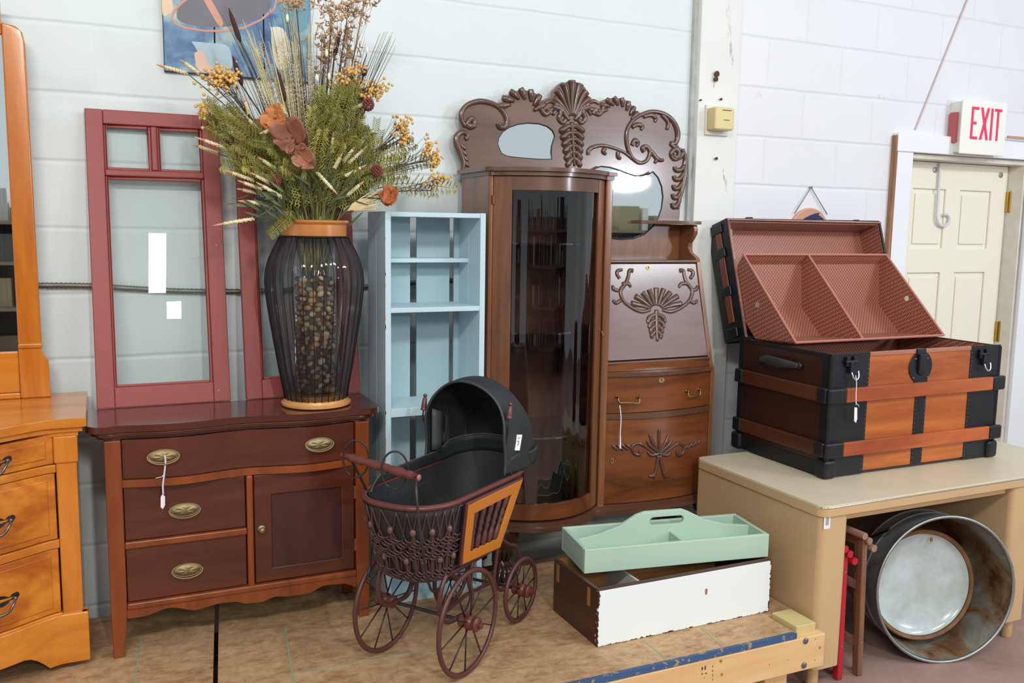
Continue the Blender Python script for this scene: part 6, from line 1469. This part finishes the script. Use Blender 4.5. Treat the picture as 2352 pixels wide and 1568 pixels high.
# --- foxtail spikes with pink tips
q = N('foxtail'); f = q.noise(q.coords(), 60, 3, .6); c = q.ramp(f, [(.35, lin('c9bb84')), (.6, lin('e6dcb4'))]); q.l(c, q.b.inputs['Base Color']); q.set(Roughness=.7); FOX = q.m
PNK = plain('foxtail_tip', 'c8987a', .7, vary=.15)
def foxtail(px0, py0, px1, py1, dy):
    """tip pixel, base pixel"""
    tip, bs_ = FP(px0, py0, dy), FP(px1, py1, dy*.8); ax = tip-bs_; ln = ax.length
    t = new_thing('foxtail_spike', 'cream foxtail spike with pinkish tip in the vase arrangement', 'dried flower', tip, 'foxtail spikes')
    obj('stem', M().tube(smoothp(stem_pts(bs_), 5), .0017, 5), STG, t, smooth='all')
    n_ = 12; pts = [bs_+ax*(i/(n_-1)*.74) for i in range(n_)]; rs = [.0028+.0022*sin(pi*min(1, i/4)/2)-.0012*(i/n_)+(.0006 if i % 2 else 0) for i in range(n_)]
    m = M().tube(pts, rs, 7)
    d = ax.normalized(); o1 = d.orthogonal().normalized(); o2 = d.cross(o1)
    for k in range(46):
        h = k/46*.74; q2 = k*2.4; dr = o1*cos(q2)+o2*sin(q2); p = bs_+ax*h+dr*(.0042-.001*k/46); m.ball(p, .0023, 5, (1, 1, 1.2))
    hd = obj('spike', m, FOX, t, smooth='all')
    obj('spike_tip', M().tube([bs_+ax*.72, bs_+ax*.88, tip], [.0042, .0030, .0008], 7), PNK, hd, smooth='all')
fx = [(359, 148, 430, 168, -.02), (412, 136, 457, 168, -.05), (446, 314, 536, 346, -.10), (516, 391, 582, 414, -.12), (545, 414, 600, 434, -.10), (543, 433, 598, 444, -.07), (546, 461, 600, 467, -.12), (489, 518, 582, 502, -.13), (564, 266, 594, 300, -.09), (593, 361, 632, 388, -.12), (575, 396, 622, 422, -.13), (588, 418, 646, 452, -.14), (596, 307, 632, 297, -.15), (775, 446, 728, 396, -.15), (766, 303, 763, 350, -.12), (786, 352, 768, 386, -.13), (818, 334, 789, 371, -.12), (845, 334, 800, 375, -.12), (841, 379, 793, 404, -.13), (836, 416, 796, 450, -.12), (857, 232, 807, 250, -.10), (560, 224, 572, 262, -.08), (640, 232, 655, 262, -.1), (440, 330, 500, 352, -.04), (650, 1, 652, 1, 0)]
for a in fx[:-1]: foxtail(*a)
# --- big pale fan of stripped stalks lower right
t = new_thing('palm_fan', 'pale split palm fan pointing right above the vase rim', 'dried flower', FP(880, 450), None)
m = M()
for i in range(16):
    tip = FP(872+rnd.uniform(-12, 14), 430+i*3.2+rnd.uniform(-3, 3), -.06-.004*i); m.tube(smoothp([FP(790+rnd.uniform(-4, 6), 480+rnd.uniform(-4, 6), -.06), FP(820, 462+i*1.4, -.07), tip], 3), [.0022, .0026, .0012], 5)
obj('split_stalks', m, plain('fan_cream', 'd2bf92', .7, vary=.25), t, smooth='all')['kind'] = 'stuff'
# --- cattails
for i, (x0, y0, x1, y1, dy) in enumerate(((525, 18, 552, 96, -.02), (534, 128, 556, 196, -.06), (637, 158, 655, 232, -.06), (781, 70, 768, 128, .02), (842, 150, 834, 175, .0))):
    tip, bs_ = FP(x0, y0, dy), FP(x1, y1, dy); t = new_thing('cattail', 'dark maroon cattail '+['reaching highest at the far left of the arrangement', 'below the tallest cattail, in front of the painting edge', 'standing in the middle of the arrangement', 'standing upper right among tan blossoms', 'small, right above the yellow berries'][i], 'dried flower', tip, None)
    obj('stem', M().tube(smoothp(stem_pts(bs_), 6), .0022, 5), STD, t, smooth='all')
    ax = tip-bs_; obj('seed_head', M().tube([bs_+ax*k/9 for k in range(10)], [.003, .0065, .0075, .0075, .0075, .007, .0065, .005, .003, .001], 9), plain('cattail_maroon', '3d1f20', .8, vary=.2, bump=.3), t, smooth='all')
# --- tall pale grass blades and dark grass
def blade_bundle(name, label, mat, n_, tips, w, dyr, grp=None, curve=.0, kink=False):
    m = M()
    for i in range(n_):
        a = rnd.choice(tips); tp = FP(a[0]+rnd.uniform(-a[2], a[2]), a[1]+rnd.uniform(-a[3], a[3]), rnd.uniform(*dyr)); pts = smoothp(stem_pts(tp, rnd.uniform(-.01, .02)+curve), 5)
        if kink: e = FP(a[0]+rnd.uniform(-40, 60), a[1]+rnd.uniform(-10, 60), rnd.uniform(*dyr)); pts = smoothp(stem_pts(tp, .0)+[e], 5)
        k = len(pts); ww = w*rnd.uniform(.6, 1.2); m.tube(pts, [ww*.7]*int(k*.5)+[ww*(1-.85*((j-int(k*.5))/(k-int(k*.5)))) for j in range(int(k*.5), k)], 4)
    o = obj(name, m, mat, None, smooth='all'); tag(o, label, 'dried grass', grp, 'stuff'); return o
blade_bundle('pale_grass', 'pale yellow straight grass blades rising through the arrangement', plain('straw_yellow', 'cdbb78', .6, vary=.2), 30, [(600, 90, 22, 60), (640, 80, 25, 50), (570, 80, 14, 50), (690, 80, 25, 60)], .0028, (-.10, .03))
blade_bundle('dark_grass', 'dark brown fine grass blades fanning upward on the right', plain('grass_dark', '43352c', .7), 46, [(760, 120, 60, 90), (880, 110, 20, 50), (820, 130, 40, 50), (720, 140, 30, 70), (900, 90, 12, 30)], .0019, (-.08, .05))
blade_bundle('dark_grass', 'dark fine grass blades leaning left over the painting', plain('grass_dark_b', '50443a', .7), 16, [(520, 60, 14, 60), (560, 120, 30, 50), (640, 20, 40, 20)], .0018, (-.06, .04))
blade_bundle('dark_grass', 'dark brown dense grass standing behind the pale pods', plain('grass_dark_c', '3f342c', .7), 44, [(700, 170, 22, 70), (725, 200, 20, 60), (690, 230, 30, 40)], .0022, (-.02, .06))
blade_bundle('green_stalks', 'short green stalks crowded at the vase mouth', plain('stalk_green', '6f7a3e', .6, vary=.3), 90, [(720, 380, 90, 60), (680, 400, 60, 40), (780, 400, 50, 40)], .0026, (-.11, .06))
blade_bundle('broad_leaves', 'flat grey-green leaves arching over the vase rim', plain('leaf_greygreen', '6b7350', .6, vary=.3), 40, [(620, 470, 40, 20), (820, 450, 30, 30), (640, 430, 40, 30), (560, 440, 30, 40), (780, 350, 60, 50)], .0048, (-.13, .02), None, .02)
# --- speckled plume stems (many fine pale barbs)
m = M()
for i in range(46):
    tp = FP(rnd.uniform(585, 720), rnd.uniform(95, 210), rnd.uniform(-.08, .04)); pts = smoothp(stem_pts(tp, .0), 8); k = len(pts); m.tube(pts, .0012, 4)
    for j in range(int(k*.5), k):
        for s_ in (-1, 1):
            for rep in range(2): p = pts[j].lerp(pts[max(0, j-1)], rep*.5); m.tube([p, p+RT*s_*rnd.uniform(.004, .010)+Vector((0, 0, rnd.uniform(.003, .012)))], [.0016, .0005], 3)
tag(obj('speckled_plume', m, plain('plume_pale', 'b9b09a', .8, vary=.5), None), 'pale speckled feathery plumes standing in the centre of the arrangement', 'dried grass', None, 'stuff')
# --- tan blossom branches, upper right
TAN_ = plain('tan_blossom', 'bc9a78', .8, vary=.25)
for bi, (x, y, sp_x, sp_y) in enumerate(((760, 60, 40, 60), (800, 20, 60, 25), (745, 120, 26, 50), (840, -10, 40, 20), (680, 10, 36, 18), (800, 100, 26, 60))):
    dy = rnd.uniform(-.06, .04); tip = FP(x, y, dy); t = new_thing('blossom_branch', 'tan dried blossom branch in the upper right of the arrangement', 'dried flower', tip, 'tan blossom branches')
    sp2 = smoothp(stem_pts(tip, .0), 8); obj('stem', M().tube(sp2, .0016, 5), STD, t, smooth='all'); m = M()
    for i in range(52):
        e = FP(x+rnd.gauss(0, sp_x*.5), y+rnd.gauss(0, sp_y*.55), dy+rnd.uniform(-.03, .03))
        for rp in range(4): v_ = Vector((rnd.gauss(0, 1), rnd.gauss(0, 1), rnd.gauss(.8, 1))).normalized(); m.tube([e, e+v_*rnd.uniform(.004, .009), e+v_*rnd.uniform(.010, .018)], [.0010, .0026, .0004], 4)
        if i % 4 == 0: m.tube([sp2[-1-int(rnd.random()*8)], e], .0007, 3)
    obj('blossom', m, TAN_, t, smooth='all')['kind'] = 'stuff'
# --- yellow berry sprays
YEL = plain('yellow_berry', 'dcae62', .5, vary=.15)
for i, (cl, dy, lab) in enumerate((([(505, 185, 34, 24), (470, 255, 12, 22), (535, 175, 18, 16)], -.07, 'yellow berry spray at the upper left of the arrangement'), ([(800, 185, 34, 20), (862, 205, 24, 22), (840, 220, 14, 14), (815, 160, 20, 10)], -.05, 'yellow berry spray at the upper right beside tan blossoms'), ([(925, 290, 20, 24), (925, 318, 12, 16)], -.08, 'small yellow berry cluster on thin twigs right of the flowers'), ([(985, 345, 16, 22), (1000, 370, 12, 16)], -.10, 'yellow berry cluster on the long twig reaching the cabinet'), ([(1010, 412, 26, 14)], -.11, 'lowest yellow berry cluster hanging at the far right'))):
    tip = FP(cl[0][0], cl[0][1], dy); t = new_thing('berry_spray', lab, 'dried flower', tip, None)
    trunk = smoothp(stem_pts(FP(cl[0][0]+(-20 if i else 20), cl[0][1]+25, dy), .01), 8); m = M().tube(trunk, .0017, 5); b = M()
    for cx, cy, sx, sy in cl:
        for k in range(int(80*max(.5, sx*sy/600))):
            e = FP(cx+rnd.gauss(0, sx*.55), cy+rnd.gauss(0, sy*.55), dy+rnd.uniform(-.025, .025)); (m.tube([trunk[-1-int(rnd.random()*9)], e], .0006, 3) if k % 3 == 0 else None); b.ball(e, rnd.uniform(.0035, .0062), 6)
    obj('twig', m, STD, t); obj('berry_cluster', b, YEL, t, smooth='all')['kind'] = 'stuff'
# --- asparagus fern sprays
FERN = plain('fern_olive', '84823a', .6, vary=.25); FERN2 = plain('fern_light', 'a09a4c', .6, vary=.25)
fr_t = [(470, 260, -.08), (500, 300, -.1), (540, 330, -.12), (560, 380, -.12), (760, 250, -.11), (800, 210, -.1), (740, 300, -.13), (830, 290, -.08), (850, 340, -.08), (880, 330, -.06), (950, 330, -.08), (1000, 440, -.1), (1045, 432, -.09), (930, 400, -.1), (625, 340, -.13), (600, 300, -.1), (700, 390, -.15), (620, 540, -.13), (650, 380, -.14), (900, 410, -.1), (520, 250, -.06), (780, 330, -.12)]
fr_t += [(rnd.uniform(470, 640), rnd.uniform(250, 420), rnd.uniform(-.12, -.04)) for _ in range(12)]+[(rnd.uniform(700, 880), rnd.uniform(190, 400), rnd.uniform(-.14, -.02)) for _ in range(18)]+[(rnd.uniform(880, 1030), rnd.uniform(330, 470), rnd.uniform(-.1, 0)) for _ in range(4)]
for i, (x, y, dy) in enumerate(fr_t):
    tip = FP(x, y, dy); t = new_thing('fern_spray', 'feathery olive fern spray in the vase arrangement', 'dried flower', tip, 'fern sprays')
    P4 = stem_pts(tip, .03); 
    if y > 500: P4 = [base_, mouth+Vector((-.07, -.06, .012)), mouth+Vector((-.10, -.09, .0)), tip]
    sp2 = smoothp(P4, 14); m = M().tube(sp2, .0011, 4); k = len(sp2)
    for j in range(int(k*.42), k):
        fr_ = (j-k*.42)/(k*.58); ln = (.5 if y > 500 else 1)* .040*(1-fr_*.7)*rnd.uniform(.6, 1.15)
        d = (sp2[min(k-1, j+1)]-sp2[j-1]).normalized()
        for s_ in (-1, 1):
            sd_ = (d.cross(Vector((0, -1, 0)))*s_).normalized(); e = sp2[j]+sd_*ln+d*ln*.55+Vector((0, rnd.uniform(-.012, .008), 0)); m.tube([sp2[j], e], [.0008, .0004], 3)
            for r_ in (.35, .6, .85):
                p = sp2[j].lerp(e, r_)
                for s2 in (-1, 1): m.tube([p, p+d*.006*s2*.4+sd_*.007+Vector((0, rnd.uniform(-.005, .004), s2*.005))], [.0019, .0006], 3)
    obj('frond', m, FERN if i % 3 else FERN2, t)
# --- curled rust-brown blooms
def bloom(x, y, dy, r, lab, n_=7, col='9a5638'):
    c = FP(x, y, dy); t = new_thing('dried_bloom', lab, 'dried flower', c, None)
    obj('stem', M().tube(smoothp(stem_pts(c+Vector((0, .01, -.01))), 5), .0022, 5), STD, t, smooth='all'); mt = plain('bloom_rust_%d' % x, col, .55, vary=.35, bump=.2, bscale=60)
    rb = random.Random(x)
    for k in range(n_):
        a0 = 2*pi*k/n_+x+rb.uniform(-.4, .4); lf = rb.uniform(.2, .95); ln_ = r*rb.uniform(.8, 1.35); wd_ = r*rb.uniform(.55, .85); sd0 = rb.uniform(0, 50)
        def fn_(s, u, a0=a0, lf=lf, ln_=ln_, wd_=wd_, sd0=sd0):
            w2 = wd_*sin(pi*min(.93, .12+s*.80))**.7; q_ = (u-.5)*2
            ax = RT*cos(a0)+UP*sin(a0); sd_ = RT*(-sin(a0))+UP*cos(a0); nz = noise.noise(Vector((s*2.6, u*3+sd0, sd0)))*r*.42
            curl = (s**2)*ln_*.55*(1-lf); cup = ln_*lf*.7*s-curl+abs(q_)**2*w2*.55
            return c+ax*(ln_*s*(1-.45*lf)+nz*.35)+sd_*q_*(w2+nz*.3)-FW*(cup+nz*.6)
        obj('petal', M().grid(fn_, 9, 8), mt, t, smooth='all', solid=.0010)
bloom(634, 274, -.13, .042, 'orange-brown curled bloom at the centre left of the arrangement', 6, 'b5703a')
bloom(672, 318, -.15, .060, 'largest brown curled bloom in the middle of the arrangement', 5, '8f5a46')
bloom(698, 366, -.17, .040, 'brown curled bloom just below the largest one', 5, 'a06a50')
bloom(530, 325, -.09, .022, 'dark brown bloom at the left among ferns', 5, '5f3a2e')
bloom(896, 452, -.12, .036, 'rust brown bloom hanging above the blue crate shelf', 5, 'a65e36')
# --- lens-shaped leaves, each its own piece of foliage
def leaf(m, p0, p1, w, nrm, bend):
    ax = (p1-p0); sd_ = ax.cross(nrm).normalized()
    m.grid(lambda s, u: p0+ax*s+sd_*((u-.5)*2*w*sin(pi*min(.98, s*.97+.02))**.8)+nrm*(bend*sin(pi*s)+abs(u-.5)*w*.8), 7, 3)
LGN = plain('leaf_dark_green', '5c6440', .5, vary=.3); LOL = plain('leaf_olive', '8e8a42', .55, vary=.3)
for nm_, lab_, mt_, regs in (('green_leaves', 'dense dark green lance leaves crowding the mouth of the vase', LGN, [(640, 440, 60, 50, 34), (720, 420, 60, 60, 60), (800, 430, 50, 45, 30), (600, 470, 40, 20, 10)]), ('olive_foliage', 'olive feathery foliage filling the middle of the arrangement', LOL, [(560, 330, 60, 60, 45), (780, 270, 50, 80, 80), (830, 340, 40, 60, 30), (620, 380, 50, 40, 25), (500, 270, 30, 30, 22)])):
    m = M()
    for x, y, sx, sy, n_ in regs:
        for i in range(n_):
            a = FP(x+rnd.gauss(0, sx*.5), y+rnd.gauss(0, sy*.5), rnd.uniform(-.14, .02)); d = (a-mouth+Vector((0, 0, .05))).normalized(); d = (d+Vector((rnd.gauss(0, .3), rnd.gauss(0, .3), rnd.gauss(0, .3)))).normalized()
            if mt_ is LGN: leaf(m, a-d*.04, a+d*.035, rnd.uniform(.003, .0055), -FW, .006)
            else:
                m.tube([a-d*.02, a+d*.02], .0007, 3)
                for j in range(7):
                    p = a+d*(-.02+.0065*j)
                    for s_ in (-1, 1): sd_ = d.cross(FW).normalized()*s_; m.tube([p, p+sd_*.007+d*.004, p+sd_*.012+d*.011], [.0009, .0015, .0004], 3)
    tag(obj(nm_, m, mt_, None, smooth='all'), lab_, 'foliage', None, 'stuff')
# --- reddish cones
for x, y, lab in ((846, 240, 'red-brown cone at the upper right under yellow berries'), (866, 392, 'red-brown cone low on the right of the arrangement'), (632, 415, 'red-brown cone low on the left with a pale bud')):
    c = FP(x, y, -.12); t = new_thing('seed_cone', lab, 'dried flower', c, None); obj('stem', M().tube(smoothp(stem_pts(c+Vector((0, .01, 0))), 5), .0018, 5), STD, t, smooth='all'); m = M()
    for k in range(60):
        ph = math.acos(1-2*(k+.5)/60); th = k*2.4; m.ball(c+Vector((sin(ph)*cos(th), sin(ph)*sin(th), cos(ph)*1.15))*.015, .0036, 6)
    obj('cone_scales', m, plain('cone_red_%d' % x, '7a3c34', .6, vary=.3), t, smooth='all')['kind'] = 'stuff'
# --- white seed pods
for x, y in ((728, 185), (756, 182), (750, 128), (746, 236), (660, 48), (843, 122)):
    c = FP(x, y, -.08); t = new_thing('seed_pod', 'pale cream seed pod among the upper grasses', 'dried flower', c, 'cream seed pods'); obj('stem', M().tube(smoothp(stem_pts(c), 5), .0012, 4), STD, t, smooth='all')
    obj('pod', M().ball(c+Vector((0, 0, .008)), .009, 10, (.55, .55, 1.3)), plain('pod_cream_%d' % x, 'e2dcc0', .6), t, smooth='all')
# stems seen through the glass
m = M()
for i in range(26):
    a = rnd.uniform(0, 2*pi); r0, r1 = rnd.uniform(.0, .025), rnd.uniform(.03, .06); m.tube([base_+Vector((cos(a)*r0, sin(a)*r0, -.03)), mouth+Vector((cos(a)*r1, sin(a)*r1, .01))], rnd.uniform(.0016, .003), 5)
tag(obj('stem_bundle', m, plain('stems_in_glass', 'b59a70', .6, vary=.3), None, smooth='all'), 'bundle of tan stems standing in the pebbles inside the vase', 'stems', None, 'stuff')
